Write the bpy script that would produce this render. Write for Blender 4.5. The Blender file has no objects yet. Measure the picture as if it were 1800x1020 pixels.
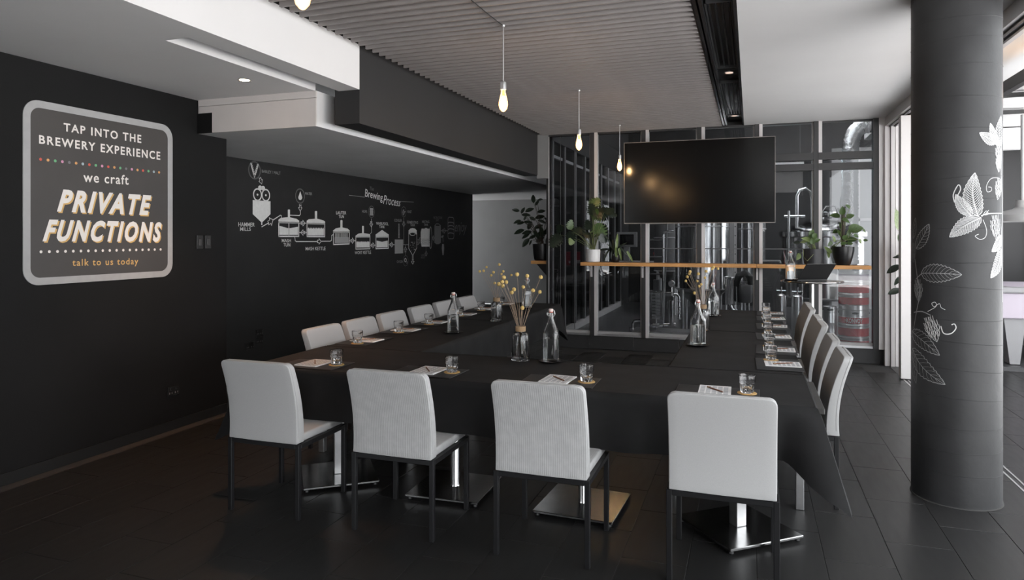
import bpy, bmesh, math, random
from mathutils import Vector, Matrix
R = math.radians
random.seed(7)
scene = bpy.context.scene
COL = scene.collection

# ------------------------------------------------------------------ camera
F, CX, HY, H = 1204.0, 900.0, 418.0, 1.55
TH = math.atan2(420.0, F)
cd = bpy.data.cameras.new('camera'); cam = bpy.data.objects.new('camera', cd); COL.objects.link(cam)
cam.location = (0, 0, H); cam.rotation_euler = (R(90), 0, TH)
cd.sensor_fit = 'HORIZONTAL'; cd.sensor_width = 36.0; cd.lens = 36.0 * F / 1800.0
cd.shift_y = -(510.0 - HY) / 1800.0; cd.clip_start = 0.05; cd.clip_end = 200
scene.camera = cam

# ------------------------------------------------------------------ light of the place
SKY = 1.5
w = bpy.data.worlds.new('overcast_sky'); scene.world = w; w.use_nodes = True
bg = w.node_tree.nodes['Background']; bg.inputs[0].default_value = (0.94, 0.97, 1.0, 1); bg.inputs[1].default_value = SKY
sl = bpy.data.lights.new('sun', 'SUN'); sl.energy = 19.0; sl.angle = R(1.0); sl.color = (1.0, .985, .975)
sun = bpy.data.objects.new('sun', sl); COL.objects.link(sun); sun.rotation_euler = Vector((.10, -.50, -.86)).to_track_quat('-Z', 'Y').to_euler(); sun.location = (6, 6, 12)
vs = scene.view_settings
vs.view_transform = 'Standard'; vs.look = 'None'; vs.gamma = 1.0; vs.use_curve_mapping = False
vs.exposure = 1.53
scene.cycles.max_bounces = 14; scene.cycles.transmission_bounces = 12; scene.cycles.transparent_max_bounces = 24
scene.cycles.diffuse_bounces = 5; scene.cycles.glossy_bounces = 6
scene.cycles.sample_clamp_indirect = 6.0
scene.cycles.caustics_reflective = False; scene.cycles.caustics_refractive = False

# ------------------------------------------------------------------ measuring helpers (survey of the real planes)
FW = Vector((-math.sin(TH), math.cos(TH), 0)); RT = Vector((math.cos(TH), math.sin(TH), 0)); UP = Vector((0, 0, 1))
O0 = Vector((0, 0, H))
def ray(x, y): return FW * F + RT * (x - CX) + UP * (HY - y)
def onz(x, y, z): d = ray(x, y); return O0 + d * ((z - H) / d.z)
def onx(x, y, X): d = ray(x, y); return O0 + d * (X / d.x)
def ony(x, y, Y): d = ray(x, y); return O0 + d * (Y / d.y)

# ------------------------------------------------------------------ materials
def lin(c):
    return tuple((v / 12.92 if v <= .04045 else ((v + .055) / 1.055) ** 2.4) for v in c)
MATS = {}
def mat(name, rgb, rough=.6, metal=0., noise=0., nscale=8., bump=0., bscale=60., spec=.5, stretch=None, **kw):
    """procedural principled material; rgb is linear"""
    if name in MATS: return MATS[name]
    m = bpy.data.materials.new(name); m.use_nodes = True; nt = m.node_tree; b = nt.nodes['Principled BSDF']
    b.inputs['Base Color'].default_value = (*rgb, 1); b.inputs['Roughness'].default_value = rough
    b.inputs['Metallic'].default_value = metal; b.inputs['Specular IOR Level'].default_value = spec
    for k, v in kw.items(): b.inputs[k.replace('_', ' ')].default_value = v
    if noise or bump:
        tc = nt.nodes.new('ShaderNodeTexCoord'); mp = nt.nodes.new('ShaderNodeMapping')
        if stretch: mp.inputs['Scale'].default_value = stretch
        nt.links.new(tc.outputs['Object'], mp.inputs['Vector'])
    if noise:
        n = nt.nodes.new('ShaderNodeTexNoise'); n.inputs['Scale'].default_value = nscale; n.inputs['Detail'].default_value = 6
        nt.links.new(mp.outputs[0], n.inputs['Vector'])
        r = nt.nodes.new('ShaderNodeValToRGB'); e = r.color_ramp.elements
        e[0].position = .3; e[1].position = .7
        e[0].color = (*[max(0, c * (1 - noise)) for c in rgb], 1); e[1].color = (*[min(1, c * (1 + noise)) for c in rgb], 1)
        nt.links.new(n.outputs['Fac'], r.inputs[0]); nt.links.new(r.outputs[0], b.inputs['Base Color'])
    if bump:
        n2 = nt.nodes.new('ShaderNodeTexNoise'); n2.inputs['Scale'].default_value = bscale; n2.inputs['Detail'].default_value = 4
        nt.links.new(mp.outputs[0], n2.inputs['Vector'])
        bp = nt.nodes.new('ShaderNodeBump'); bp.inputs['Strength'].default_value = bump; bp.inputs['Distance'].default_value = .01
        nt.links.new(n2.outputs['Fac'], bp.inputs['Height']); nt.links.new(bp.outputs[0], b.inputs['Normal'])
    MATS[name] = m
    return m
def emit(name, rgb, s):
    m = bpy.data.materials.new(name); m.use_nodes = True; nt = m.node_tree; nt.nodes.clear()
    o = nt.nodes.new('ShaderNodeOutputMaterial'); e = nt.nodes.new('ShaderNodeEmission')
    e.inputs[0].default_value = (*rgb, 1); e.inputs[1].default_value = s; nt.links.new(e.outputs[0], o.inputs[0])
    MATS[name] = m; return m
def pane_mat(name, tint, ior=1.5, boost=0.0):
    m = bpy.data.materials.new(name); m.use_nodes = True; nt = m.node_tree; nt.nodes.clear()
    o = nt.nodes.new('ShaderNodeOutputMaterial'); t = nt.nodes.new('ShaderNodeBsdfTransparent'); g = nt.nodes.new('ShaderNodeBsdfGlossy')
    t.inputs[0].default_value = (*tint, 1); g.inputs['Roughness'].default_value = 0.0; g.inputs[0].default_value = (.95, .95, .95, 1)
    f = nt.nodes.new('ShaderNodeFresnel'); f.inputs[0].default_value = ior
    a = nt.nodes.new('ShaderNodeMath'); a.operation = 'ADD'; a.inputs[1].default_value = boost; nt.links.new(f.outputs[0], a.inputs[0])
    x = nt.nodes.new('ShaderNodeMixShader'); nt.links.new(a.outputs[0], x.inputs[0]); nt.links.new(t.outputs[0], x.inputs[1]); nt.links.new(g.outputs[0], x.inputs[2])
    nt.links.new(x.outputs[0], o.inputs[0]); MATS[name] = m; return m
def clear_glass(name, tint=(1, 1, 1), ior=1.45):
    m = bpy.data.materials.new(name); m.use_nodes = True; nt = m.node_tree; nt.nodes.clear()
    o = nt.nodes.new('ShaderNodeOutputMaterial'); g = nt.nodes.new('ShaderNodeBsdfGlass')
    g.inputs['Color'].default_value = (*tint, 1); g.inputs['IOR'].default_value = ior; g.inputs['Roughness'].default_value = 0
    nt.links.new(g.outputs[0], o.inputs[0]); MATS[name] = m; return m
def ribbed(name, rgb, scale, amount):
    """woven upholstery with fine upright ribs"""
    m = mat(name, rgb, .9, noise=.06, nscale=30, spec=.15); nt = m.node_tree; b = nt.nodes['Principled BSDF']
    tc = nt.nodes.new('ShaderNodeTexCoord'); wv = nt.nodes.new('ShaderNodeTexWave'); wv.inputs['Scale'].default_value = scale
    wv.bands_direction = 'X'; wv.inputs['Distortion'].default_value = .3; nt.links.new(tc.outputs['Object'], wv.inputs['Vector'])
    bp = nt.nodes.new('ShaderNodeBump'); bp.inputs['Strength'].default_value = amount; bp.inputs['Distance'].default_value = .004
    nt.links.new(wv.outputs['Fac'], bp.inputs['Height']); nt.links.new(bp.outputs[0], b.inputs['Normal']); return m

M = dict(
 wall=mat('black_wall_paint', (.0075, .0075, .0077), .75, noise=.12, nscale=2, bump=.06, bscale=120, spec=.22),
 chalk=mat('blackboard_paint', (.0115, .0115, .0118), .7, noise=.2, nscale=3),
 grey=mat('grey_wall_paint', (.25, .25, .253), .75, noise=.04, nscale=3),
 white=mat('white_paint', (.70, .697, .70), .7, noise=.02, nscale=2),
 soffit=mat('plaster_white', (.60, .60, .605), .75, noise=.05, nscale=2.5),
 beige=mat('warm_white_paint', (.66, .62, .60), .7, noise=.03, nscale=4),
 bulk=mat('charcoal_paint', (.020, .020, .021), .55, noise=.06, nscale=3),
 black=mat('black_metal', (.010, .010, .011), .38, spec=.4),
 void=mat('black_ceiling_void', (.006, .006, .006), .9),
 track=mat('black_lacquer', (.010, .010, .011), .25, spec=.5),
 slat=mat('taupe_slat_paint', (.27, .25, .247), .6, noise=.06, nscale=5),
 grout=mat('dark_grout', (.045, .044, .043), .9),
 skirt=mat('black_skirting', (.010, .010, .010), .45),
 alu=mat('brushed_aluminium', (.62, .62, .63), .38, metal=.85, noise=.05, nscale=12),
 alu_paint=mat('pale_grey_frame', (.46, .45, .45), .45),
 dark_frame=mat('dark_bronze_frame', (.035, .035, .036), .45),
 white_frame=mat('white_frame_paint', (.68, .655, .65), .5),
 steel=mat('stainless_steel', (.66, .66, .66), .17, metal=1, noise=.05, nscale=20, stretch=(1, 1, .1)),
 plate=mat('dark_brushed_plate', (.42, .42, .42), .22, metal=1, noise=.12, nscale=14),
 brushed=mat('brushed_steel', (.60, .60, .60), .30, metal=1, noise=.10, nscale=14, bump=.05, bscale=200),
 cloth=mat('black_tablecloth', (.0125, .0125, .013), .72, noise=.30, nscale=5, bump=.25, bscale=7, spec=.25),
 fabric=mat('light_grey_upholstery', (.42, .42, .42), .92, noise=.04, nscale=300, bump=.06, bscale=1200, spec=.15),
 piping=mat('grey_piping', (.36, .36, .36), .9),
 mdf=mat('dark_tabletop', (.03, .028, .026), .5),
 paper=mat('white_paper', (.76, .75, .75), .8),
 ink=mat('grey_print', (.38, .39, .41), .8),
 pencil=mat('brown_pencil', (.20, .085, .045), .5),
 mat_card=mat('charcoal_placemat', (.014, .014, .015), .5),
 mat_edge=mat('placemat_edge', (.10, .10, .105), .4),
 cork=mat('tan_cork', (.58, .36, .14), .85, noise=.25, nscale=220),
 twine=mat('jute_twine', (.42, .29, .17), .9, noise=.3, nscale=160, stretch=(1, 1, 4)),
 stalk=mat('dry_stalk', (.30, .22, .16), .8),
 bloom=mat('mustard_bloom', (.66, .46, .16), .9, noise=.25, nscale=160, bump=.6, bscale=260),
 oak=mat('oiled_oak', (.66, .33, .115), .5, noise=.22, nscale=6, stretch=(.6, 12, 12)),
 plinth=mat('charcoal_plinth_tile', (.040, .040, .041), .5, noise=.1, nscale=9),
 tv=mat('television_screen', (.004, .004, .0042), .16, spec=.5),
 tv_edge=mat('television_bezel', (.30, .27, .25), .35, metal=.6),
 laptop=mat('black_laptop_shell', (.006, .006, .0065), .42),
 pot_black=mat('black_glazed_pot', (.012, .012, .013), .33),
 pot_grey=mat('charcoal_pot', (.030, .030, .033), .5, noise=.3, nscale=7),
 pot_white=mat('white_ceramic_pot', (.82, .82, .82), .35),
 pot_clay=mat('terracotta_pot', (.42, .22, .13), .7),
 soil=mat('potting_soil', (.02, .014, .01), .95),
 leaf_dark=mat('deep_green_leaf', (.016, .026, .016), .34, noise=.35, nscale=9),
 leaf_green=mat('green_leaf', (.060, .105, .030), .38, noise=.4, nscale=11),
 leaf_pale=mat('pale_green_leaf', (.17, .23, .085), .4, noise=.35, nscale=12),
 stem=mat('green_stem', (.16, .19, .08), .6),
 woody=mat('woody_stem', (.05, .038, .03), .8),
 chalk_white=mat('white_chalk', (.70, .70, .69), .8, noise=.05, nscale=30),
 chalk_grey=mat('grey_and_shade_chalk', (.33, .33, .33), .8),  # grey mural chalk; also puts shade into the column's lower-left drawings
 chalk_dim=mat('faint_and_shade_chalk', (.19, .19, .19), .8),  # faint mural chalk; also the deepest painted shade among the column drawings
 sign_field=mat('sign_brown_black', (.050, .046, .044), .55, noise=.10, nscale=3),
 sign_border=mat('sign_grey_border', (.36, .36, .36), .55, noise=.04, nscale=20),
 sign_white=mat('sign_white', (.78, .74, .70), .6),
 sign_gold=mat('sign_gold', (.62, .38, .13), .6),
 dot_red=mat('dot_red', (.60, .10, .07), .6), dot_green=mat('dot_green', (.14, .42, .20), .6),
 dot_pink=mat('dot_pink', (.62, .28, .42), .6), dot_grey=mat('dot_grey', (.18, .18, .19), .6),
 dot_blue=mat('dot_blue', (.36, .45, .48), .6), dot_orange=mat('dot_orange', (.66, .33, .12), .6),
 plastic=mat('black_plastic', (.012, .012, .012), .3),
 keg=mat('keg_steel', (.60, .60, .60), .28, metal=.9, noise=.08, nscale=10),
 keg_red=mat('keg_red_band', (.50, .028, .042), .45), keg_purple=mat('keg_purple_band', (.17, .10, .19), .5),
 keg_white=mat('keg_white_print', (.8, .78, .78), .5),
 duct=mat('crinkled_foil', (.72, .72, .72), .22, metal=1, bump=.9, bscale=45),
 concrete=mat('brewery_concrete', (.075, .075, .078), .35, noise=.3, nscale=1.5),
 brew_wall=mat('brewery_dark_wall', (.030, .030, .031), .7, noise=.25, nscale=1.2),
 brew_white=mat('brewery_white_panel', (.72, .72, .72), .6),
 machine=mat('machine_grey', (.12, .12, .122), .5), rubber=mat('black_rubber', (.012, .012, .012), .7),
 red_plastic=mat('red_plastic', (.28, .02, .03), .5),
 pool_cloth=mat('lilac_pool_table_side', (.50, .45, .52), .6), pool_grey=mat('pool_grey_panel', (.30, .30, .31), .5),
 lamp_grey=mat('grey_lamp_enamel', (.33, .33, .33), .45),
 stopper=mat('porcelain_stopper', (.70, .56, .53), .4), seal=mat('red_rubber_seal', (.5, .10, .06), .6),
 wire=mat('steel_wire', (.75, .75, .75), .2, metal=1),
 terrace=mat('terrace_paving', (.50, .50, .50), .6, noise=.15, nscale=1.0),
 col=mat('black_column_paint', (.028, .028, .029), .5, noise=.15, nscale=5, bump=.25, bscale=14, spec=.3),
 hop_fill=mat('thin_chalk_wash', (.15, .15, .15), .8),
 col_chalk=mat('white_line_paint', (.52, .52, .52), .8),
)
M['rib'] = ribbed('ribbed_grey_upholstery', (.42, .42, .42), 30, .16)
M['pane'] = pane_mat('tinted_window_glass', (.78, .79, .80), 1.45, 0)
M['pane2'] = pane_mat('brewery_partition_glass', (.40, .40, .41), 1.5, .03)
M['glass'] = clear_glass('clear_glass'); M['water'] = clear_glass('water', (.97, .98, .98), 1.33)
M['bulb_glass'] = pane_mat('bulb_glass', (1.0, .90, .74), 1.4)
_nt = M['bulb_glass'].node_tree; _o = [n for n in _nt.nodes if n.type == 'OUTPUT_MATERIAL'][0]; _e = _nt.nodes.new('ShaderNodeEmission'); _e.inputs[0].default_value = (1, .50, .17, 1); _e.inputs[1].default_value = .34
_a = _nt.nodes.new('ShaderNodeAddShader'); _s = _o.inputs[0].links[0].from_socket; _nt.links.new(_s, _a.inputs[0]); _nt.links.new(_e.outputs[0], _a.inputs[1]); _nt.links.new(_a.outputs[0], _o.inputs[0])
M['filament'] = emit('glowing_filament', (1.0, .70, .40), 40)
M['downlight'] = emit('warm_downlight', (1.0, .72, .48), 14)
M['dim_downlight'] = emit('dim_downlight', (1.0, .74, .62), .35)
M['added_tube'] = emit('added_tube_light', (.92, .97, 1.0), 16)
M['cool_tube'] = emit('cool_tube_light', (.75, .95, 1.0), 9)

def floor_tile_material():
    m = mat('charcoal_floor_tile', (.020, .0195, .0195), .36, spec=.36); nt = m.node_tree; b = nt.nodes['Principled BSDF']
    oi = nt.nodes.new('ShaderNodeObjectInfo'); tc = nt.nodes.new('ShaderNodeTexCoord')
    n = nt.nodes.new('ShaderNodeTexNoise'); n.inputs['Scale'].default_value = 5; n.inputs['Detail'].default_value = 8
    mp = nt.nodes.new('ShaderNodeMapping'); mp.inputs['Scale'].default_value = (5, .8, 1)
    nt.links.new(tc.outputs['Object'], mp.inputs[0]); nt.links.new(mp.outputs[0], n.inputs['Vector'])
    r = nt.nodes.new('ShaderNodeMapRange'); r.inputs[3].default_value = .30; r.inputs[4].default_value = .44
    nt.links.new(n.outputs['Fac'], r.inputs[0]); nt.links.new(r.outputs[0], b.inputs['Roughness'])
    mx = nt.nodes.new('ShaderNodeMix'); mx.data_type = 'RGBA'
    mx.inputs[6].default_value = (.0185, .0183, .0185, 1); mx.inputs[7].default_value = (.0215, .021, .021, 1)
    nt.links.new(oi.outputs['Random'], mx.inputs[0]); nt.links.new(mx.outputs[2], b.inputs['Base Color'])
    return m
M['tile'] = floor_tile_material()

# ------------------------------------------------------------------ mesh helpers
class G:
    def __init__(s): s.v = []; s.f = []
    def add(s, vs, fs):
        o = len(s.v); s.v += [tuple(p) for p in vs]; s.f += [tuple(i + o for i in f) for f in fs]; return s
    def box(s, a, b):
        x0, y0, z0 = a; x1, y1, z1 = b
        return s.add([(x0,y0,z0),(x1,y0,z0),(x1,y1,z0),(x0,y1,z0),(x0,y0,z1),(x1,y0,z1),(x1,y1,z1),(x0,y1,z1)],
                     [(0,3,2,1),(4,5,6,7),(0,1,5,4),(1,2,6,5),(2,3,7,6),(3,0,4,7)])
    def rbox(s, a, b, r=.005, seg=2):
        bm = bmesh.new(); bmesh.ops.create_cube(bm, size=1)
        for v in bm.verts:
            v.co = Vector([(a[i] + b[i]) / 2 + v.co[i] * (b[i] - a[i]) for i in range(3)])
        bmesh.ops.bevel(bm, geom=bm.edges[:], offset=r, segments=seg, profile=.5, affect='EDGES')
        return s.frombm(bm)
    def frombm(s, bm):
        bm.verts.index_update(); s.add([v.co[:] for v in bm.verts], [[v.index for v in f.verts] for f in bm.faces]); bm.free(); return s
    def tube(s, pts, r, n=8, caps=True):
        pts = [Vector(p) for p in pts]; rs = r if isinstance(r, (list, tuple)) else [r] * len(pts)
        o = len(s.v); pn = None
        for i, p in enumerate(pts):
            t = (pts[min(i + 1, len(pts) - 1)] - pts[max(i - 1, 0)]); t = t.normalized() if t.length > 1e-9 else Vector((0, 0, 1))
            if pn is None:
                a = Vector((0, 0, 1)) if abs(t.z) < .9 else Vector((1, 0, 0)); u = t.cross(a).normalized()
            else: u = (pn - t * pn.dot(t)).normalized()
            pn = u; q = t.cross(u)
            for k in range(n):
                an = 2 * math.pi * k / n; s.v.append(tuple(p + (u * math.cos(an) + q * math.sin(an)) * rs[i]))
        for i in range(len(pts) - 1):
            for k in range(n):
                a = o + i * n + k; b = o + i * n + (k + 1) % n; s.f.append((a, b, b + n, a + n))
        if caps:
            s.f.append(tuple(o + k for k in range(n))[::-1]); e = o + (len(pts) - 1) * n; s.f.append(tuple(e + k for k in range(n)))
        return s
    def lathe(s, prof, n=24, c=(0, 0, 0), closed=False, axis='z', square=0):
        o = len(s.v); m = len(prof)
        for r, z in prof:
            for k in range(n):
                an = 2 * math.pi * (k + .5) / n; rr = r
                if square: rr = r / (abs(math.cos(an)) ** square + abs(math.sin(an)) ** square) ** (1 / square)
                x, y = rr * math.cos(an), rr * math.sin(an)
                p = (x, y, z) if axis == 'z' else ((x, z, y) if axis == 'y' else (z, x, y))
                s.v.append((p[0] + c[0], p[1] + c[1], p[2] + c[2]))
        rng = m if closed else m - 1
        for i in range(rng):
            j = (i + 1) % m
            for k in range(n):
                a = o + i * n + k; b = o + i * n + (k + 1) % n; d = o + j * n + k; e = o + j * n + (k + 1) % n
                s.f.append((a, b, e, d))
        if not closed:
            if prof[0][0] > 1e-6: s.f.append(tuple(o + k for k in range(n))[::-1])
            if prof[-1][0] > 1e-6: s.f.append(tuple(o + (m - 1) * n + k for k in range(n)))
        return s
    def prism(s, poly, ext, fn):
        """poly: 2D points, ext=(a,b) extrusion range, fn(u,v,w)->xyz"""
        n = len(poly); o = len(s.v)
        for w_ in ext: s.v += [tuple(fn(u, v, w_)) for u, v in poly]
        s.f.append(tuple(o + i for i in range(n))[::-1]); s.f.append(tuple(o + n + i for i in range(n)))
        for i in range(n):
            j = (i + 1) % n; s.f.append((o + i, o + j, o + n + j, o + n + i))
        return s
    def mesh(s, name, smooth=False, ang=40):
        me = bpy.data.meshes.new(name); me.from_pydata(s.v, [], s.f); me.validate(clean_customdata=False)
        bm = bmesh.new(); bm.from_mesh(me); bmesh.ops.remove_doubles(bm, verts=bm.verts[:], dist=1e-6)
        bmesh.ops.recalc_face_normals(bm, faces=bm.faces[:])
        if smooth:
            for f in bm.faces: f.smooth = True
            for e in bm.edges:
                if len(e.link_faces) == 2 and e.calc_face_angle(0) > R(ang): e.smooth = False
        bm.to_mesh(me); bm.free(); return me
    def obj(s, name, m, parent=None, smooth=False, ang=40, **kw):
        return link(name, s.mesh(name, smooth, ang), m, parent, **kw)
def link(name, me, m, parent=None, **kw):
    if m is not None and len(me.materials) == 0: me.materials.append(M[m] if isinstance(m, str) else m)
    o = bpy.data.objects.new(name, me); COL.objects.link(o)
    if parent: o.parent = parent
    tag(o, **kw); return o
def tag(o, label=None, cat=None, group=None, kind=None):
    if label: o['label'] = label
    if cat: o['category'] = cat
    if group: o['group'] = group
    if kind: o['kind'] = kind
    return o
def thing(name, label, cat, loc=(0, 0, 0), rz=0., group=None, kind=None):
    o = bpy.data.objects.new(name, None); COL.objects.link(o); o.empty_display_size = .05
    o.location = loc; o.rotation_euler = (0, 0, rz); tag(o, label, cat, group, kind); return o
def struct(name, loc=(0, 0, 0)):
    o = bpy.data.objects.new(name, None); COL.objects.link(o); o.location = loc; o['kind'] = 'structure'; return o
def dup(src, loc, rz=0., label=None, group=None):
    def cp(o, par):
        c = o.copy(); COL.objects.link(c)
        if par: c.parent = par
        for ch in ALL[o.name]: cp(ch, c)
        return c
    ALL = {}
    def walk(o):
        ALL[o.name] = list(o.children)
        for ch in o.children: walk(ch)
    walk(src); r = cp(src, None); r.location = loc; r.rotation_euler = (0, 0, rz)
    if label: r['label'] = label
    if group: r['group'] = group
    return r
ORD = ['first', 'second', 'third', 'fourth', 'fifth', 'sixth', 'seventh']
SB = lambda name, a, b, m: G().box(a, b).obj(name, m, kind='structure')

def text_mesh(s, bold=0.0, shear=0.0, space=1.0):
    c = bpy.data.curves.new('lettering', 'FONT'); c.body = s; c.size = 1; c.offset = bold; c.shear = shear; c.space_character = space
    c.resolution_u = 3; c.fill_mode = 'BOTH'
    o = bpy.data.objects.new('lettering', c); COL.objects.link(o)
    dg = bpy.context.evaluated_depsgraph_get(); me = bpy.data.meshes.new_from_object(o.evaluated_get(dg))
    bpy.data.objects.remove(o); bpy.data.curves.remove(c); me.materials.clear()
    for p in me.polygons: p.use_smooth = False
    return me
def text_on(s, name, m, parent, LT, LB, RT_, RB, fn, bold=.0, shear=0., space=1., dx=(0, 0)):
    """lettering fitted between four corners measured on a plane; fn(u,v)->xyz"""
    me = text_mesh(s, bold, shear, space); xs = [v.co.x for v in me.vertices]; FX = list(xs); ys = [v.co.y for v in me.vertices]
    x0, x1, y0, y1 = min(xs), max(xs), min(ys), max(ys)
    for v in me.vertices:
        a = (v.co.x - x0) / (x1 - x0); b = (v.co.y - y0) / (y1 - y0)
        lo = (LB[0] + (RB[0] - LB[0]) * a, LB[1] + (RB[1] - LB[1]) * a); hi = (LT[0] + (RT_[0] - LT[0]) * a, LT[1] + (RT_[1] - LT[1]) * a)
        v.co = Vector(fn(lo[0] + (hi[0] - lo[0]) * b + dx[0], lo[1] + (hi[1] - lo[1]) * b + dx[1]))
    words = s.split(' ')
    if len(words) == 1: return link(name, me, m, parent)
    ends = []
    for i in range(len(words)):      # one object per word
        q = text_mesh(' '.join(words[:i + 1]), bold, shear, space); ends.append(max(v.co.x for v in q.vertices)); bpy.data.meshes.remove(q)
    for i in range(len(words)):
        bm = bmesh.new(); bm.from_mesh(me); bm.faces.ensure_lookup_table()
        lo = ends[i - 1] + 1e-4 if i else -1e9; hi = ends[i] + 1e-4
        bmesh.ops.delete(bm, geom=[f for f in bm.faces if not lo < max(FX[v.index] for v in f.verts) <= hi], context='FACES')
        sub = bpy.data.meshes.new(name); bm.to_mesh(sub); bm.free(); o = link(name, sub, m, parent)
    bpy.data.meshes.remove(me); return o

# ================================================================== STRUCTURE
XL, XC, YW, ZC = -4.418, -5.35, 9.39, 3.01
YB = -5.0
SB('wall_back', (XL - .2, YB - .2, 0), (1.62, YB, 3.3), 'bulk')  # unseen rear wall, made dark to keep reflections in the glass low
wl = struct('wall_left', (XL, 0, 0))
G().box((-.2, -.3, 0), (0, 4.93, 2.95)).box((-.2, YB, 0), (0, -4.6, 2.95)).box((-.2, -4.6, 0), (0, -.3, .3)).box((-.2, -4.6, 2.65), (0, -.3, 2.95)).obj('wall_body', 'wall', wl)  # window gap behind the camera, added to light the left side
SB('wall_left_recess', (XC - .1, 4.73, 0), (XC, 12.9, 2.95), 'chalk')
SB('wall_left_return', (XC, 4.73, 0), (XL - .2, 4.93, 2.95), 'wall')
SB('wall_end', (-8.6, 15.0, 0), (-2.70, 15.1, 2.95), 'grey')
SB('wall_corridor', (-8.6, 12.75, 0), (XC - .1, 12.9, 2.95), 'grey')
SB('ceiling_corridor', (-8.6, 12.9, 2.43), (XC, 15.0, 2.71), 'soffit')
SB('baseboard_left', (XL, YB, 0), (XL + .014, 4.93, .075), 'skirt')
SB('ceiling', (XL, YB, 2.71), (-3.25, 4.60, 2.80), 'white')
SB('ceiling.001', (-3.25, YB, 2.71), (-3.08, 3.13, 2.80), 'white')
SB('trim_1', (-3.08, YB, 2.71), (-2.892, 4.667, 3.06), 'white')
SB('trim_2', (-3.255, 3.05, 2.80), (-3.245, 4.60, 3.06), 'white')
SB('trim_3', (-3.115, 4.667, 2.445), (-2.892, 9.49, 3.06), 'bulk')
so = SB('ceiling.002', (XC, 4.60, 2.43), (-3.243, 15.0, 2.71), 'soffit')
G().box((-3.243, 4.60, 2.43), (-3.236, 15.0, 2.71)).obj('side_face', 'white', so)
G().prism([(-4.26, 2.43), (-3.238, 2.43), (-3.238, 2.652), (-4.40, 2.652), (-4.40, 2.597), (-4.26, 2.597)], (4.588, 4.60), lambda u, v, w_: (u, w_, v)).obj('end_face', 'beige', so)
G().box((-4.40, 4.582, 2.656), (-3.235, 4.60, 2.71)).obj('end_trim', 'beige', so)
SB('trim_4', (XL, 4.586, 2.43), (-4.26, 4.60, 2.597), 'wall')
SB('leak_cover', (-3.30, 9.49, 2.96), (-2.70, 15.1, 3.06), 'bulk')  # hidden cover added to stop a sun leak beside the soffit
SB('ceiling_void', (XC, YB - .2, 3.31), (.2, 9.6, 3.40), 'void')  # black slab above the slats, placed to block daylight
SB('void_leak_strip', (-3.12, YB, 3.06), (-2.905, 9.6, 3.31), 'void')  # dark strip added to seal a daylight leak over the beam

SB('ceiling_right', (-.084, YB, ZC), (1.62, 9.47, ZC + .30), 'white')
SB('wall_bulkhead', (-2.90, 9.47, ZC), (1.75, 9.6, 4.7), 'brew_wall')
SB('wall_nib', (-2.90, 9.40, 2.40), (-2.735, 9.47, ZC + .02), 'grey')

# slatted ceiling: every blade its own piece
slats = struct('ceiling_slatted', (-1.585, 5.5, ZC))
me = G().box((-1.23, -.010, 0), (1.23, .010, .125)).mesh('slat')
me.materials.append(M['slat'])
for i in range(79):
    y = 1.46 + .1025 * i
    if y > 9.44: break
    o = bpy.data.objects.new('slat', me); COL.objects.link(o); o.parent = slats; o.location = (0, y - 5.5, 0)
g = G()
for x in (-.95, .95): g.box((x - .02, -4, .125), (x + .02, 3.95, .17))
g.obj('carrier_rail', 'void', slats)

# black service track between slats and white ceiling
tr = struct('ceiling_track', (0, 0, 0))
G().box((-.352, YB, 3.075), (-.084, 9.47, 3.10)).obj('tray', 'track', tr)
for x in (-.335, -.300, -.095):
    G().box((x - .011, YB, ZC), (x + .011, 9.47, 3.075)).obj('rail', 'track', tr)
for y0, y1 in ((4.55, 6.35), (6.95, 8.80), (2.2, 3.9)):
    gr = G()
    for k in range(4): gr.box((-.268 + k * .042, y0 + .05, 3.055), (-.258 + k * .042, y1 - .05, 3.075))
    grille = gr.obj('grille', 'black', tr)
    f = G(); f.box((-.285, y0, 3.05), (-.275, y1, 3.075)).box((-.118, y0, 3.05), (-.108, y1, 3.075)).box((-.285, y0, 3.05), (-.108, y0 + .012, 3.075)).box((-.285, y1 - .012, 3.05), (-.108, y1, 3.075))
    f.obj('grille_frame', 'alu_paint' if False else 'dark_frame', grille)
    f2 = G()
    if y0 == 6.95:
        for k in range(5): f2.box((-.255 + k * .03, y1 - .45, 3.052), (-.249 + k * .03, y1 - .06, 3.06))
        f2.obj('diffuser_blade', 'alu', grille)

def downlight(loc, label, power, col=(1, .74, .5), lens='downlight'):
    t = thing('downlight', label, 'downlight', loc, group='recessed ceiling downlights')
    G().lathe([(.034, 0), (.052, -.004), (.052, 0), (.034, .002)], 24, closed=True).obj('rim', 'wire', t, True)
    G().lathe([(0, -.003), (.034, -.0025), (.034, -.0005), (0, -.0005)], 20).obj('lens', lens, t)
    l = bpy.data.lights.new('downlight_beam', 'SPOT'); l.energy = power; l.color = col; l.spot_size = R(95); l.spot_blend = .8; l.shadow_soft_size = .04
    o = bpy.data.objects.new('downlight_beam', l); COL.objects.link(o); o.parent = t; o.location = (0, 0, -.012)
downlight((-3.519, 4.112, 2.71), 'round warm downlight in the white ceiling beside the black sign wall', 34, (1, .55, .30))
downlight((-.19, 6.633, 3.075), 'round downlight in the black track, the one nearer the camera', 5, lens='dim_downlight')
downlight((-.195, 9.0, 3.075), 'round downlight in the black track right by the window', 4, lens='dim_downlight')
t = thing('smoke_detector', 'small white detector on the white ceiling at the picture corner', 'detector', (-4.0, 2.62, 2.71))
G().lathe([(0, -.03), (.04, -.028), (.052, -.01), (.052, 0)], 24).obj('housing', 'white', t, True)

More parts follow.
